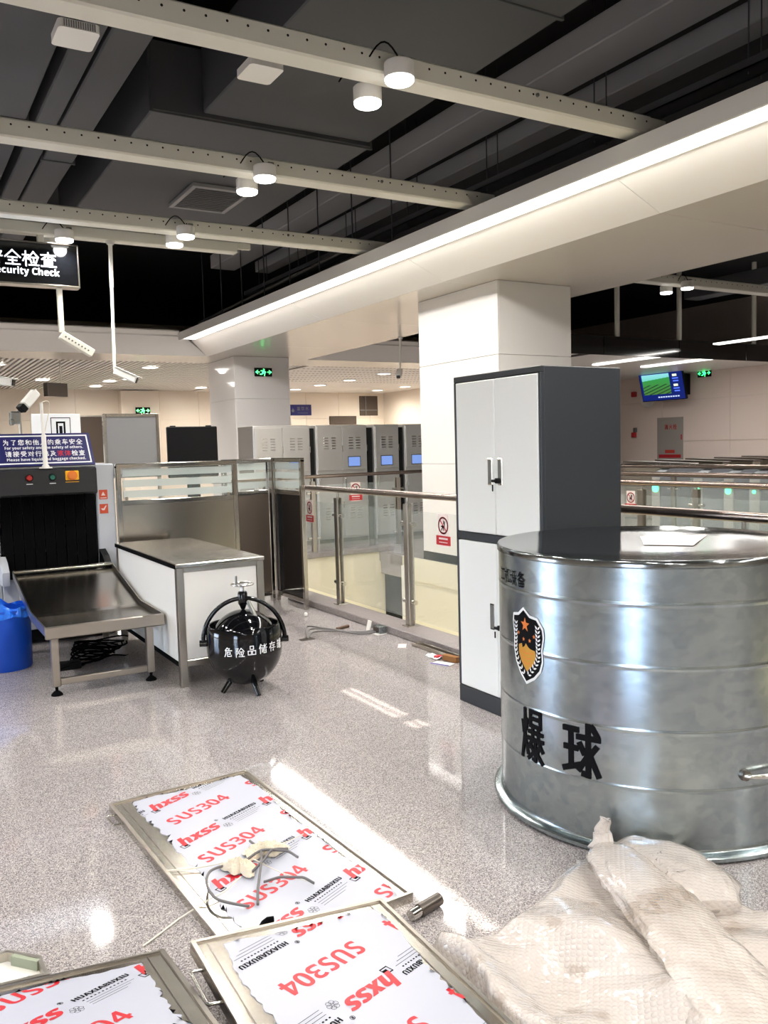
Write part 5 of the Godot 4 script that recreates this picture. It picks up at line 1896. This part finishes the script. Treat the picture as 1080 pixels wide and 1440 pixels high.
	for fi in folds.size():
		var fold: Array = folds[fi]
		var flat: float = [0.3, 0.42, 0.4][fi]
		b = MB.new()
		b.colored = true
		var rings := []
		var L := 60
		var S := 40
		for i in L + 1:
			var x := float(i) / L * (fold.size() - 1)
			var i0 := mini(int(x), fold.size() - 2)
			var w := x - i0
			var pa: Vector3 = fold[maxi(i0 - 1, 0)][0]
			var pb: Vector3 = fold[i0][0]
			var pc: Vector3 = fold[i0 + 1][0]
			var pd: Vector3 = fold[mini(i0 + 2, fold.size() - 1)][0]
			var p := pb.cubic_interpolate(pc, pa, pd, w)
			var rr := lerpf(fold[i0][1], fold[i0 + 1][1], smoothstep(0, 1, w))
			if i == 0 or i == L: rr *= 0.2
			var d := (pc - pb).normalized()
			var side := d.cross(Vector3.UP)
			if side.length() < 0.5: side = Vector3.RIGHT
			side = side.normalized()
			var up := side.cross(d).normalized()
			var ring := []
			for k in S:
				var a := TAU * k / S
				var rad := rr * (1.0 + 0.06 * sin(a * 3.0 + x * 1.7) + 0.18 * f.get_noise_3d(p.x * 2.0 + cos(a), p.z * 2.0, sin(a) * 1.3 + fi))
				var v := p + side * signf(cos(a)) * pow(absf(cos(a)), 0.8) * rad + up * sin(a) * rad * flat
				v.y = maxf(v.y, 0.012)
				ring.append(off_drum(v))
			rings.append(ring)
		for i in L:
			for k in S:
				var l := (k + 1) % S
				var c: Vector3 = rings[i][k]
				var st := 0.0
				if fi == 0:
					st = 0.75 * exp(-pow((c.z + 1.68) / 0.06, 2)) * (0.4 + 0.6 * f2.get_noise_2d(c.x * 2.0, c.z * 2.0) + 0.3) + 0.25 * smoothstep(-1.75, -1.5, c.z) * clampf(0.5 + f.get_noise_2d(c.x * 3.0, c.z * 2.0), 0, 1) * (1.0 if cos(TAU * k / S) > -0.2 else 0.4)
				b.col = base.lerp(brown, clampf(st, 0, 0.8))
				var ns := []
				for q in [[i, k], [i, l], [i + 1, l], [i + 1, k]]:
					var r0: Vector3 = rings[q[0]][(q[1] + 1) % S] - rings[q[0]][(q[1] - 1 + S) % S]
					var r1: Vector3 = rings[mini(q[0] + 1, L)][q[1]] - rings[maxi(q[0] - 1, 0)][q[1]]
					ns.append(r1.cross(r0).normalized())
				var A: Vector3 = rings[i][k]
				var B: Vector3 = rings[i][l]
				var C: Vector3 = rings[i + 1][l]
				var D: Vector3 = rings[i + 1][k]
				b.trin(A, B, C, ns[0], ns[1], ns[2])
				b.trin(A, C, D, ns[0], ns[2], ns[3])
		part(["rolled_fold", "loose_lobe", "knot"][fi], b, m, t)

# ---------------------------------------------------------------- lockers, railings, gates, wall fittings
func build_lockers() -> void:
	var defs := [[4.6, 5.5, 2, "double door steel control cabinet at the left end of the row by the white column"], [5.594, 6.47, 2, "double door steel control cabinet second from the left white column"], [6.597, 7.05, 1, "single door steel control cabinet with a blue screen, third in the row"], [7.155, 7.62, 1, "single door steel control cabinet partly hidden by the big column"]]
	var zf := -11.5
	for d in defs:
		var x0: float = d[0]
		var x1: float = d[1]
		var o := thing("control_cabinet", d[3], "cabinet", Vector3((x0 + x1) / 2, 0, -11.8), "steel control cabinets in a row")
		part("body", bx(x0, 0.0, -12.1, x1, 1.785, zf, 0.006), mats["locker steel"], o)
		part("plinth", bx(x0 + 0.02, 0.0, zf, x1 - 0.02, 0.06, zf + 0.004), mats["steel dark"], o)
		if x0 > 5.0:
			part("gap_filler", bx(x0 - 0.085, 0.0, -12.0, x0 - 0.005, 1.74, -11.55), mats["void"], o)
		var n: int = d[2]
		var w := (x1 - x0 - 0.03) / n
		for k in n:
			var a := x0 + 0.015 + w * k + 0.003
			var c := a + w - 0.006
			for up in 2:
				var y0 := 0.09 if up == 0 else 1.10
				var y1 := 1.06 if up == 0 else 1.755
				var door := part("door", bx(a, y0, zf - 0.002, c, y1, zf + 0.018, 0.004), mats["locker steel"], o)
				var vb := MB.new()
				var vy := 0.36 if up == 0 else 1.43
				for col in 2:
					for r in 5:
						var cx := (a + c) / 2 + (-0.062 if col == 0 else 0.062)
						var p := Vector3(cx, vy + 0.04 * r, zf + 0.02)
						vb.box(p - Vector3(0.04, 0.007, 0.008), p + Vector3(0.04, 0.007, 0.006), 0.004)
				var lv := part("louvre", vb, mats["chrome"], door)
				lv.set_meta("kind", "stuff")
				if up == 1 and k == n - 1:
					var sx := (a + c) / 2 - 0.01
					part("display_rim", bx(sx - 0.11, 1.145, zf + 0.015, sx + 0.11, 1.305, zf + 0.021, 0.002), mats["steel dark"], door)
					part("display", bx(sx - 0.098, 1.157, zf + 0.018, sx + 0.098, 1.293, zf + 0.0225), mats["screen blue"], door)
				if up == 0:
					part("handle", bx(a + 0.03, 0.82, zf + 0.018, a + 0.05, 0.98, zf + 0.035, 0.004), mats["chrome"], door)
				part("hinge", bx(c - 0.006, (y0 + y1) / 2 - 0.05, zf + 0.01, c + 0.012, (y0 + y1) / 2 + 0.05, zf + 0.03, 0.004), mats["chrome"], door)

func post(o: Vector3, along: Vector3, label: String, group: String) -> void:   # twin flat bars with glass clamps
	var t := thing("railing_post", label, "post", o, group)
	var f := Basis(along, Vector3.UP, along.cross(Vector3.UP))
	for s in [-1.0, 1.0]:
		var b := MB.new()
		b.box(o + Vector3(-0.03, 0, s * 0.022 - 0.005), o + Vector3(0.03, 0.945, s * 0.022 + 0.005), 0.002, f, o)
		part("bar", b, mats["steel"], t)
	var b := MB.new()
	b.box(o + Vector3(-0.05, 0, -0.05), o + Vector3(0.05, 0.006, 0.05), 0.002, f, o)
	part("base_plate", b, mats["steel"], t)
	b = MB.new()
	b.cyl(o + Vector3(0, 0.93, 0), o + Vector3(0, 1.0, 0), 0.01, 0.01, 10)
	part("bracket", b, mats["steel"], t)
	for y in [0.19, 0.79]:
		for s in [-1.0, 1.0]:
			b = MB.new()
			b.cyl(o + along * s * 0.03 + Vector3(0, y, 0), o + along * s * 0.085 + Vector3(0, y, 0), 0.012, 0.019, 14)
			part("glass_clamp", b, mats["chrome"], t)

func prohibition(o: Vector3, ax: Vector3, n: Vector3, w: float, label: String) -> void:   # o: middle of the circle
	var t := thing("warning_sign", label, "sign", o)
	var b := MB.new()
	b.box(o + Vector3(-w * 0.5, -w * 1.12, -0.001), o + Vector3(w * 0.5, w * 0.6, 0.001), 0.0, Basis(ax, Vector3.UP, n), o)
	part("plate", b, mats["paper pink"], t)
	b = MB.new()
	var ring := PackedVector2Array()
	for i in 29:
		ring.append(Vector2(cos(TAU * i / 28.0), sin(TAU * i / 28.0)) * w * 0.42)
	var at := flat_map(o + n * 0.0018, ax, Vector3.UP)
	ink(b, ring, w * 0.09, at, 1.0)
	ink(b, PackedVector2Array([Vector2(-0.29, 0.29) * w, Vector2(0.29, -0.29) * w]), w * 0.08, at, 1.0)
	part("ring", b, mats["sign red"], t)
	b = MB.new()
	for q in [[Vector2(0.06, 0.24), Vector2(0.05, 0.1)], [Vector2(0.16, 0.2), Vector2(0.1, -0.06), Vector2(-0.06, -0.1), Vector2(-0.14, -0.24)], [Vector2(-0.16, -0.05), Vector2(-0.02, -0.02), Vector2(0.06, -0.24)]]:
		var pp := PackedVector2Array()
		for p in q: pp.append(p * w)
		ink(b, pp, w * 0.07, at, 1.0)
	part("climbing_figure", b, mats["print black"], t)
	b = MB.new()
	ink(b, PackedVector2Array([Vector2(-0.42, -0.8) * w, Vector2(0.42, -0.8) * w]), w * 0.5, flat_map(o + n * 0.0016, ax, Vector3.UP), 1.0)
	part("red_field", b, mats["sign red"], t)
	b = MB.new()
	for k in 2:
		for i in 5:
			ink(b, PackedVector2Array([Vector2(-0.36 + 0.16 * i, -0.7 - 0.2 * k) * w, Vector2(-0.28 + 0.16 * i, -0.7 - 0.2 * k) * w]), w * (0.1 if k == 0 else 0.05), flat_map(o + n * 0.0024, ax, Vector3.UP), 1.0)
	part("small_print", b, mats["paper pink"], t)

func build_railings() -> void:
	var x := 3.435
	for q in [[-6.655, "first near railing post by the dark partition screen"], [-5.495, "second near railing post in front of the stair recess"], [-4.335, "near railing post hidden behind the steel cupboard"], [-3.4, "near railing post hidden behind the cupboard side"], [-2.55, "near railing post seen behind the drum top"]]:
		post(Vector3(x, 0.06, q[0]), Vector3(0, 0, 1), q[1], "near railing posts")
	var zs := [-7.45, -6.655, -5.495, -4.335, -3.4, -2.55, -1.2]
	var names := ["glass pane beside the dark partition screen, left end of the near railing", "glass pane between the two visible near railing posts", "glass pane with the red prohibition sign beside the cupboard", "glass pane of the near railing behind the cupboard", "glass pane of the near railing at the cupboard's right side", "glass pane of the near railing behind the drum"]
	for i in 6:
		solo("glass_pane", bx(x - 0.005, 0.12, zs[i] + 0.045, x + 0.005, 0.955, zs[i + 1] - 0.045, 0.0), mats["glass"], names[i], "glass pane", Vector3(x, 0.12, (zs[i] + zs[i + 1]) / 2))
	var b := MB.new()
	b.cyl(Vector3(x, 1.075, -7.5), Vector3(x, 1.075, 1.4), 0.025, 0.025, 20)
	solo("handrail", b, mats["rail steel"], "long round steel handrail of the near glass railing", "handrail", Vector3(x, 1.075, -3))
	# far side of the opening
	for q in [[4.88, "left far railing post in front of the double cabinets"], [6.2, "right far railing post beside the big white column"]]:
		post(Vector3(q[0], 0.06, -10.17), Vector3(1, 0, 0), q[1], "far railing posts")
	for q in [[3.6, 4.83, "far glass pane behind the dark partition screen"], [4.93, 6.15, "far glass pane before the steel control cabinets"]]:
		solo("glass_pane", bx(q[0], 0.12, -10.175, q[1], 0.955, -10.165, 0.0), mats["glass"], q[2], "glass pane", Vector3((q[0] + q[1]) / 2, 0.12, -10.17))
	b = MB.new()
	b.cyl(Vector3(3.5, 1.062, -10.17), Vector3(6.6, 1.075, -10.17), 0.024, 0.024, 16)
	solo("handrail", b, mats["rail steel"], "round steel handrail across the far side of the stair opening", "handrail", Vector3(5, 1.07, -10.17))
	# three more rails towards the gates
	var rd := [[5.75, 1.066, "first steel handrail right of the cupboard, lowest of three"], [6.83, 1.085, "middle steel handrail right of the cupboard"], [8.83, 1.085, "farthest steel handrail right of the cupboard, just below the gate tops"]]
	for k in 3:
		var rx: float = rd[k][0]
		b = MB.new()
		b.cyl(Vector3(rx, rd[k][1], -7.3 if k == 0 else -9.4), Vector3(rx, rd[k][1], 1.0), 0.026, 0.026, 16)
		solo("handrail", b, mats["rail steel"], rd[k][2], "handrail", Vector3(rx, rd[k][1], -4))
		for i in 5:
			var pz := -7.0 + 1.7 * i - 0.3 * k
			post(Vector3(rx, 0.06 if k == 0 else 0.0, pz), Vector3(0, 0, 1), ["railing post under the lowest right handrail", "railing post under the middle right handrail", "railing post under the farthest right handrail"][k], ["posts of the lowest right handrail", "posts of the middle right handrail", "posts of the farthest right handrail"][k])
			if i < 4:
				solo("glass_pane", bx(rx - 0.005, 0.12, pz + 0.05, rx + 0.005, 0.955, pz + 1.65, 0.0), mats["glass"], ["glass pane under the lowest right handrail", "glass pane under the middle right handrail", "glass pane under the farthest right handrail"][k], "glass pane", Vector3(rx, 0.12, pz + 0.85), ["panes of the lowest right handrail", "panes of the middle right handrail", "panes of the farthest right handrail"][k])
	prohibition(Vector3(x - 0.008, 0.87, -5.01), Vector3(0, 0, 1), Vector3(-1, 0, 0), 0.135, "red no climbing sign on the glass beside the cupboard")
	prohibition(Vector3(x - 0.008, 0.89, -7.22), Vector3(0, 0, 1), Vector3(-1, 0, 0), 0.125, "red no climbing sign on the glass next to the dark screen")
	prohibition(Vector3(5.52, 0.88, -10.158), Vector3(1, 0, 0), Vector3(0, 0, 1), 0.15, "faint no climbing sign on the far glass below the handrails")
	prohibition(Vector3(5.74, 0.93, -5.42), Vector3(0, 0, 1), Vector3(-1, 0, 0), 0.1, "small notice on the glass just right of the cupboard")

func build_gates() -> void:
	var zs := [-8.4, -7.68, -7.2, -6.82]
	var nm := ["ticket gate nearest the cupboard with a large green light", "second ticket gate from the cupboard with a green light", "third ticket gate from the cupboard with a round green light", "ticket gate at the right edge with a small green light"]
	for k in 4:
		var z: float = zs[k]
		var o := thing("ticket_gate", nm[k], "ticket gate", Vector3(10.1, 0, z), "ticket gates with green lights")
		var b := MB.new()
		b.prism(PackedVector2Array([Vector2(0, 0), Vector2(1.5, 0), Vector2(1.5, 0.96), Vector2(1.3, 1.02), Vector2(0.2, 1.02), Vector2(0.0, 0.95)]), Vector3(9.4, 0, z - 0.08), Vector3.RIGHT, Vector3.UP, Vector3(0, 0, 0.16))
		part("body", b, mats["scanner grey"], o)
		part("top", bx(9.55, 1.02, z - 0.075, 10.75, 1.032, z + 0.075, 0.004), mats["black gloss"], o)
		part("front_plate", bx(9.385, 0.05, z - 0.07, 9.4, 0.9, z + 0.07, 0.003), mats["white panel"], o)
		b = MB.new()
		var rr: float = [0.055, 0.032, 0.045, 0.025][k]
		b.cyl(Vector3(9.385, 0.75, z), Vector3(9.375, 0.75, z), rr, rr, 18)
		part("signal_light", b, mats["gate green"], o)
		part("card_reader", bx(9.6, 1.03, z - 0.06, 9.75, 1.045, z + 0.06, 0.003), mats["white plastic"], o)
		if k < 3:
			part("wing", bx(10.0, 0.25, z + 0.08, 10.02, 0.95, z + 0.3, 0.004), mats["frosted"], o)
	for k in 5:
		var x := 12.0 + 0.85 * k
		var o := thing("ticket_gate", ["dark topped gate of the rear row, below the hydrant door", "dark topped gate of the rear row, second from the hydrant door", "dark topped gate of the rear row, third from the hydrant door", "dark topped gate of the rear row, fourth from the hydrant door", "dark topped gate of the rear row at the right edge"][k], "ticket gate", Vector3(x, 0, -10.6), "rear row of ticket gates")
		part("body", bx(x - 0.11, 0, -11.4, x + 0.11, 1.0, -9.9, 0.02), mats["steel"], o)
		var b := MB.new()
		b.box(Vector3(x - 0.12, 1.0, -11.42), Vector3(x + 0.12, 1.03, -9.88), 0.008, Basis(Vector3(1, 0, 0), deg_to_rad(1.5)), Vector3(x, 1.0, -10.6))
		part("top", b, mats["steel dark"], o)

func exit_sign(o: Vector3, ax: Vector3, n: Vector3, w: float, h: float, label: String) -> void:
	var t := thing("exit_sign", label, "exit sign", o)
	var b := MB.new()
	b.box(o + Vector3(-w / 2, -h / 2, -0.025), o + Vector3(w / 2, h / 2, 0.0), 0.004, Basis(ax, Vector3.UP, n), o)
	part("case", b, mats["black plastic"], t)
	b = MB.new()
	var at := flat_map(o + n * 0.0015, ax, Vector3.UP)
	var s := h
	for q in [[Vector2(0.02, 0.36), Vector2(0.1, 0.3)], [Vector2(0.02, 0.18), Vector2(-0.12, -0.08)], [Vector2(-0.3, 0.16), Vector2(0.02, 0.14), Vector2(0.26, 0.0)], [Vector2(-0.12, -0.08), Vector2(0.16, -0.12), Vector2(0.12, -0.4)], [Vector2(-0.12, -0.08), Vector2(-0.22, -0.24), Vector2(-0.42, -0.26)]]:
		var pp := PackedVector2Array()
		for p in q: pp.append(p * s)
		ink(b, pp, s * 0.13, at, 1.0)
	for sx in [-1.0, 1.0]:
		ink(b, PackedVector2Array([Vector2(sx * 0.55 * s, 0), Vector2(sx * w * 0.42, 0)]), s * 0.13, at, 1.0)
		ink(b, PackedVector2Array([Vector2(sx * (w * 0.42 - 0.2 * s), 0.2 * s), Vector2(sx * w * 0.43, 0), Vector2(sx * (w * 0.42 - 0.2 * s), -0.2 * s)]), s * 0.1, at, 1.0)
	part("running_figure", b, mats["exit green"], t)

func build_wall_fittings() -> void:
	exit_sign(Vector3(6.435, 2.93, -15.415), Vector3.RIGHT, Vector3(0, 0, 1), 0.36, 0.16, "green exit sign on the left white column")
	exit_sign(Vector3(6.6, 2.66, -24.9), Vector3.RIGHT, Vector3(0, 0, 1), 0.42, 0.19, "green exit sign on the far cream pilaster above the grey board")
	exit_sign(Vector3(20.36, 3.27, -16.44), Vector3(0, 0, 1), Vector3(-1, 0, 0), 0.46, 0.21, "green exit sign on the pinkish wall beside the television")
	var s := thing("wall_sign", "small navy wall sign with a white drop symbol above the lockers", "sign", Vector3(11.8, 2.68, -25.27))
	part("plate", bx(11.4, 2.51, -25.3, 12.18, 2.855, -25.27, 0.004), mats["sign navy"], s)
	var b := MB.new()
	write(b, "直饮水", flat_map(Vector3(11.66, 2.79, -25.268), Vector3.RIGHT, Vector3.UP), Vector2(0.12, 0.12), 0.15, 0.012, Vector2.ZERO, 1.0)
	put_latin(b, latin("Drinking Water", 0.055, false), flat_map(Vector3(11.87, 2.59, -25.268), Vector3.RIGHT, Vector3.UP), Vector2.ZERO, Vector3(0, 0, 1))
	var drop := PackedVector2Array()
	for i in 16:
		var a := TAU * i / 16.0
		drop.append(Vector2(0.05 * sin(a), 0.05 * cos(a) + (0.05 if i == 0 else 0.0)))
	b.prism(drop, Vector3(11.52, 2.66, -25.27), Vector3.RIGHT, Vector3.UP, Vector3(0, 0, 0.002))
	part("lettering", b, mats["wire grey"], s)
	solo("window_panel", bx(13.99, 2.49, -25.32, 14.69, 3.15, -25.27, 0.006), mats["dark window"], "dark brown framed louvre opening high on the far wall", "louvre", Vector3(14.3, 2.5, -25.3))
	var wp := get_child(get_child_count() - 1)
	for q in [[14.2, 2.49, 14.23, 3.15], [13.99, 2.66, 14.69, 2.69]]:
		part("bar", bx(q[0], q[1], -25.275, q[2], q[3], -25.255, 0.002), mats["wire grey"], wp)
	solo("wall_vent", bx(12.84, 2.2, -25.32, 13.85, 2.48, -25.27, 0.006), mats["dark window"], "long brown vent low on the far wall over the cabinets", "vent", Vector3(13.3, 2.2, -25.3))
	var win := struct("window_2", bx(4.3, 1.2, -25.31, 5.6, 2.5, -25.28, 0.004), mats["dark window"], "dark reflecting window in the far wall behind the notice board", "window")
	for q in [[4.26, 2.5, 5.64, 2.54], [4.26, 1.16, 5.64, 1.2]]:
		part("frame", bx(q[0], q[1], -25.3, q[2], q[3], -25.25, 0.004), mats["steel"], win)
	# right wall: television, hydrant door, alarms
	var t := thing("television", "wall mounted television showing a green field scene in a blue frame", "television", Vector3(19.6, 2.55, -17.3))
	var o := Vector3(19.70, 2.545, -18.1)
	var ax := Vector3(0, 0, 1)
	var ay := Vector3(-0.23, 0.93, 0).normalized()
	var az := ax.cross(ay) * 1.0
	if az.x > 0: az = -az
	b = MB.new()
	slab4(b, o, o + ax * 1.6, o + ax * 1.6 + ay * 0.96, o + ay * 0.96, -az * 0.06)
	part("casing", b, mats["black plastic"], t)
	var im := Image.create(160, 96, false, Image.FORMAT_RGB8)
	im.fill(Color("10206a"))
	for y in range(16, 78):
		for xx in range(8, 112):
			var v := (y - 16) / 62.0
			var u := (xx - 8) / 104.0
			var c := Color("8fd8e0").lerp(Color("5cc8a8"), v * 2.2)
			if v > 0.3 - 0.12 * u:
				c = Color("2f9a4c").lerp(Color("4a7a3a"), v)
				if sin((u * 0.8 + v * 1.6) * 26.0) > 0.55 and v > 0.5: c = Color("21402a")
			im.set_pixel(xx, y, c)
	for k in 6:
		im.fill_rect(Rect2i(10 + 17 * k, 6, 12, 5), Color("a8c8ff"))
	im.fill_rect(Rect2i(120, 8, 26, 5), Color("98a8ff"))
	for k in 2:
		im.fill_rect(Rect2i(124, 20 + 30 * k, 16, 7), Color("f4ffd8"))
		im.fill_rect(Rect2i(122, 31 + 30 * k, 22, 4), Color("5a7cff"))
		im.fill_rect(Rect2i(124, 39 + 30 * k, 20, 4), Color("5a7cff"))
	for k in 9:
		im.fill_rect(Rect2i(60 + 9 * k, 85, 7, 4), Color("c8d8ff"))
	var sm := StandardMaterial3D.new()
	sm.resource_name = "tv screen"
	sm.albedo_color = Color(0.02, 0.02, 0.03)
	sm.roughness = 0.3
	sm.emission_enabled = true
	sm.emission_texture = ImageTexture.create_from_image(im)
	sm.emission = Color.WHITE
	sm.emission_operator = BaseMaterial3D.EMISSION_OP_MULTIPLY
	sm.emission_energy_multiplier = 1.1
	b = MB.new()
	var e := o + az * 0.002 + ax * 0.02 + ay * 0.02
	b.quad_uv(e, e + ax * 1.56, e + ax * 1.56 + ay * 0.92, e + ay * 0.92)
	part("screen", b, sm, t)
	part("mount", bx(19.85, 2.7, -17.4, 20.4, 3.3, -16.95, 0.01), mats["black plastic"], t)
	part("arm", bx(19.72, 2.95, -17.5, 19.9, 3.05, -17.0, 0.01), mats["black plastic"], t)
	var d := thing("hydrant_door", "grey fire hydrant cupboard door with red lettering in the pinkish wall", "door", Vector3(20.39, 0.4, -17.7))
	part("leaf", bx(20.37, 0.4, -18.17, 20.399, 2.068, -17.2, 0.006), mats["door grey"], d)
	b = MB.new()
	write(b, "消火栓", flat_map(Vector3(20.368, 1.86, -17.87), Vector3(0, 0, 1), Vector3.UP), Vector2(0.12, 0.15), 0.16, 0.02, Vector2.ZERO, 1.0)
	part("lettering", b, mats["sign text red"], d)
	part("red_band", bx(20.365, 0.86, -18.1, 20.37, 0.96, -17.27), mats["sign red"], d)
	part("red_band", bx(20.365, 1.0, -17.86, 20.37, 1.1, -17.5), mats["sign text red"], d)
	part("handle", bx(20.345, 1.4, -17.26, 20.36, 1.55, -17.22, 0.004), mats["sign red"], d)
	var a := thing("alarm_bell", "small red alarm light on the wall left of the television", "alarm", Vector3(20.36, 2.8, -19.07))
	part("body", bx(20.3, 2.76, -19.16, 20.4, 2.92, -18.98, 0.02), mats["sign red"], a)
	a = thing("wall_speaker", "round white wall speaker half hidden by the television", "speaker", Vector3(20.36, 2.65, -18.6))
	b = MB.new()
	b.cyl(Vector3(20.4, 2.68, -18.55), Vector3(20.33, 2.68, -18.55), 0.28, 0.25, 24)
	part("body", b, mats["white plastic"], a)
	a = thing("call_point", "small red call point with a grey cap beside the cupboard edge", "alarm", Vector3(20.36, 1.55, -19.1))
	part("body", bx(20.31, 1.5, -19.17, 20.4, 1.66, -19.0, 0.02), mats["sign red"], a)
	part("cap", bx(20.33, 1.66, -19.1, 20.4, 1.8, -18.98, 0.01), mats["wire grey"], a)

func build_litter() -> void:
	var b := MB.new()
	var cf := func(i: int, j: int) -> Vector3:
		return Vector3(1.33 + 0.016 * i + 0.004 * sin(j * 1.9), 0.004 + 0.03 * absf(sin(i * 0.9 + j * 1.3)) * sin(PI * i / 8.0) * sin(PI * j / 8.0), -3.60 + 0.018 * j + 0.004 * sin(i * 2.3))
	for i in 8:
		for j in 8:
			b.quad(cf.call(i, j), cf.call(i, j + 1), cf.call(i + 1, j + 1), cf.call(i + 1, j))
	solo("clear_film", b, pane("clear plastic", "ffffff", 0.12, 0.05), "scrap of crumpled clear plastic at the far corner of the flat panel", "scrap", Vector3(1.39, 0, -3.53))
	b = MB.new()
	var o := thing("floor_outlet", "small dark floor outlet plate with cables coming out", "outlet", Vector3(2.69, 0, -5.8))
	part("plate", bx(2.64, 0, -5.83, 2.75, 0.004, -5.765, 0.001), mats["steel dark"], o)
	for k in 3:
		var cv := Curve3D.new()
		var pts := [Vector3(2.70, 0.005, -5.80), Vector3(2.78, 0.055 - 0.01 * k, -5.98 + 0.06 * k), Vector3(2.92 + 0.02 * k, 0.03, -5.95 + 0.08 * k), Vector3(3.08, 0.012, -5.78 + 0.05 * k), Vector3(3.20, 0.012, -5.72 + 0.03 * k), Vector3(3.26, 0.04, -5.66)]
		for i in pts.size():
			var tg: Vector3 = (pts[mini(i + 1, 5)] - pts[maxi(i - 1, 0)]) / 6.0
			cv.add_point(pts[i], -tg, tg)
		b = MB.new()
		b.tube(cv.tessellate(4, 3), 0.006, 8)
		solo("floor_cable", b, mats["wire grey"], "grey cable arching over the floor from outlet plate to kerb box", "cable", pts[0], "three grey cables at the kerb")
	o = thing("junction_box", "open galvanised junction box at the foot of the kerb", "box", Vector3(3.27, 0, -5.62))
	part("box", bx(3.215, 0.004, -5.70, 3.278, 0.06, -5.60, 0.003), mats["galvanised"], o)
	part("opening", bx(3.2135, 0.012, -5.69, 3.2155, 0.052, -5.61), mats["steel dark"], o)
	part("pad", bx(3.19, 0, -5.71, 3.275, 0.004, -5.59), mats["white plastic"], o)
	b = MB.new()
	b.box(Vector3(3.205, 0.0, -5.80), Vector3(3.215, 0.085, -5.745), 0.003, Basis(Vector3(0, 0, 1), -0.25), Vector3(3.21, 0, -5.77))
	solo("switch_plate", b, mats["white plastic"], "white switch plate leaning against the kerb beside the junction box", "plate", Vector3(3.21, 0, -5.77))
	b = MB.new()
	b.box(Vector3(3.02, 0, -5.985), Vector3(3.16, 0.022, -5.955), 0.006, Basis(Vector3.UP, 0.35), Vector3(3.09, 0, -5.97))
	solo("stick", b, mats["brown stick"], "short brown stick lying above the grey floor cables", "stick", Vector3(3.09, 0, -5.97))
	b = MB.new()
	b.box(Vector3(3.05, 0, -6.62), Vector3(3.08, 0.035, -6.59), 0.008)
	solo("plastic_cap", b, mats["white plastic"], "tiny white plastic cap on the floor by the screen", "cap", Vector3(3.065, 0, -6.6))
	b = MB.new()
	b.box(Vector3(3.13, 0, -5.24), Vector3(3.19, 0.003, -5.12), 0.001, Basis(Vector3.UP, -0.6), Vector3(3.16, 0, -5.18))
	solo("card_scrap", b, mats["paper pink"], "pale flat card scrap on the floor before the kerb", "scrap", Vector3(3.16, 0, -5.18))
	o = thing("metal_profile", "grey metal channel lying along the kerb left of the cupboard", "profile", Vector3(3.25, 0, -4.8))
	part("base", bx(3.225, 0, -5.15, 3.275, 0.01, -4.3, 0.002), mats["steel dark"], o)
	part("flange", bx(3.222, 0, -5.15, 3.228, 0.028, -4.3, 0.002), mats["steel"], o)
	part("flange", bx(3.270, 0, -5.15, 3.276, 0.03, -4.3, 0.002), mats["steel"], o)
	o = thing("snack_wrapper", "red and white crumpled snack wrapper by the cupboard foot", "wrapper", Vector3(3.17, 0, -4.74))
	b = MB.new()
	for i in 10:
		for j in 6:
			var g := func(u: int, v: int) -> Vector3:
				return Vector3(3.13 + 0.012 * v + 0.004 * sin(u * 1.3), 0.006 + 0.016 * absf(sin(u * 0.8 + v * 0.9)) * sin(PI * v / 6.0), -4.83 + 0.014 * u)
			b.quad(g.call(i, j), g.call(i, j + 1), g.call(i + 1, j + 1), g.call(i + 1, j))
	part("foil", b, mats["print white"], o)
	b = MB.new()
	b.box(Vector3(3.14, 0.006, -4.74), Vector3(3.19, 0.024, -4.705), 0.004)
	part("print", b, mats["print red"], o)
	b = MB.new()
	b.box(Vector3(3.18, 0, -4.68), Vector3(3.22, 0.04, -4.55), 0.004, Basis(Vector3.UP, 0.2), Vector3(3.2, 0, -4.6))
	solo("cardboard_scrap", b, mats["cardboard"], "brown cardboard scrap between the wrapper and the cupboard", "scrap", Vector3(3.2, 0, -4.6))
	o = thing("paper_scrap", "white paper with a violet edge at the foot of the cupboard", "paper", Vector3(3.12, 0, -4.55))
	b = MB.new()
	b.box(Vector3(3.07, 0, -4.66), Vector3(3.15, 0.004, -4.52), 0.001, Basis(Vector3.UP, 0.4), Vector3(3.11, 0, -4.59))
	part("paper", b, mats["print white"], o)
	b = MB.new()
	b.box(Vector3(3.07, 0.004, -4.66), Vector3(3.08, 0.008, -4.52), 0.001, Basis(Vector3.UP, 0.4), Vector3(3.11, 0, -4.59))
	part("edge", b, pm("violet", "5b3fa0", 0.5), o)

func _ready() -> void:
	rng.seed = 7
	setup()
	make_materials()
	build_floor()
	build_kerbs()
	build_shell()
	build_fascia()
	var c1 := column("column", Vector3(5.888, 0, -9.06), Vector3(6.957, 3.224, -7.47), "big glossy white panelled column behind the steel cupboard")
	var c2 := column("column", Vector3(5.85, 0, -16.9), Vector3(6.99, 3.224, -15.45), "farther glossy white panelled column with an exit sign")
	build_far_ceiling()
	build_overhead()
	build_drum()
	build_cabinet()
	build_panels()
	build_wrap()
	build_scanner()
	build_tray()
	build_desk()
	build_partitions()
	sphere_vessel()
	build_lockers()
	build_railings()
	build_gates()
	build_wall_fittings()
	build_litter()
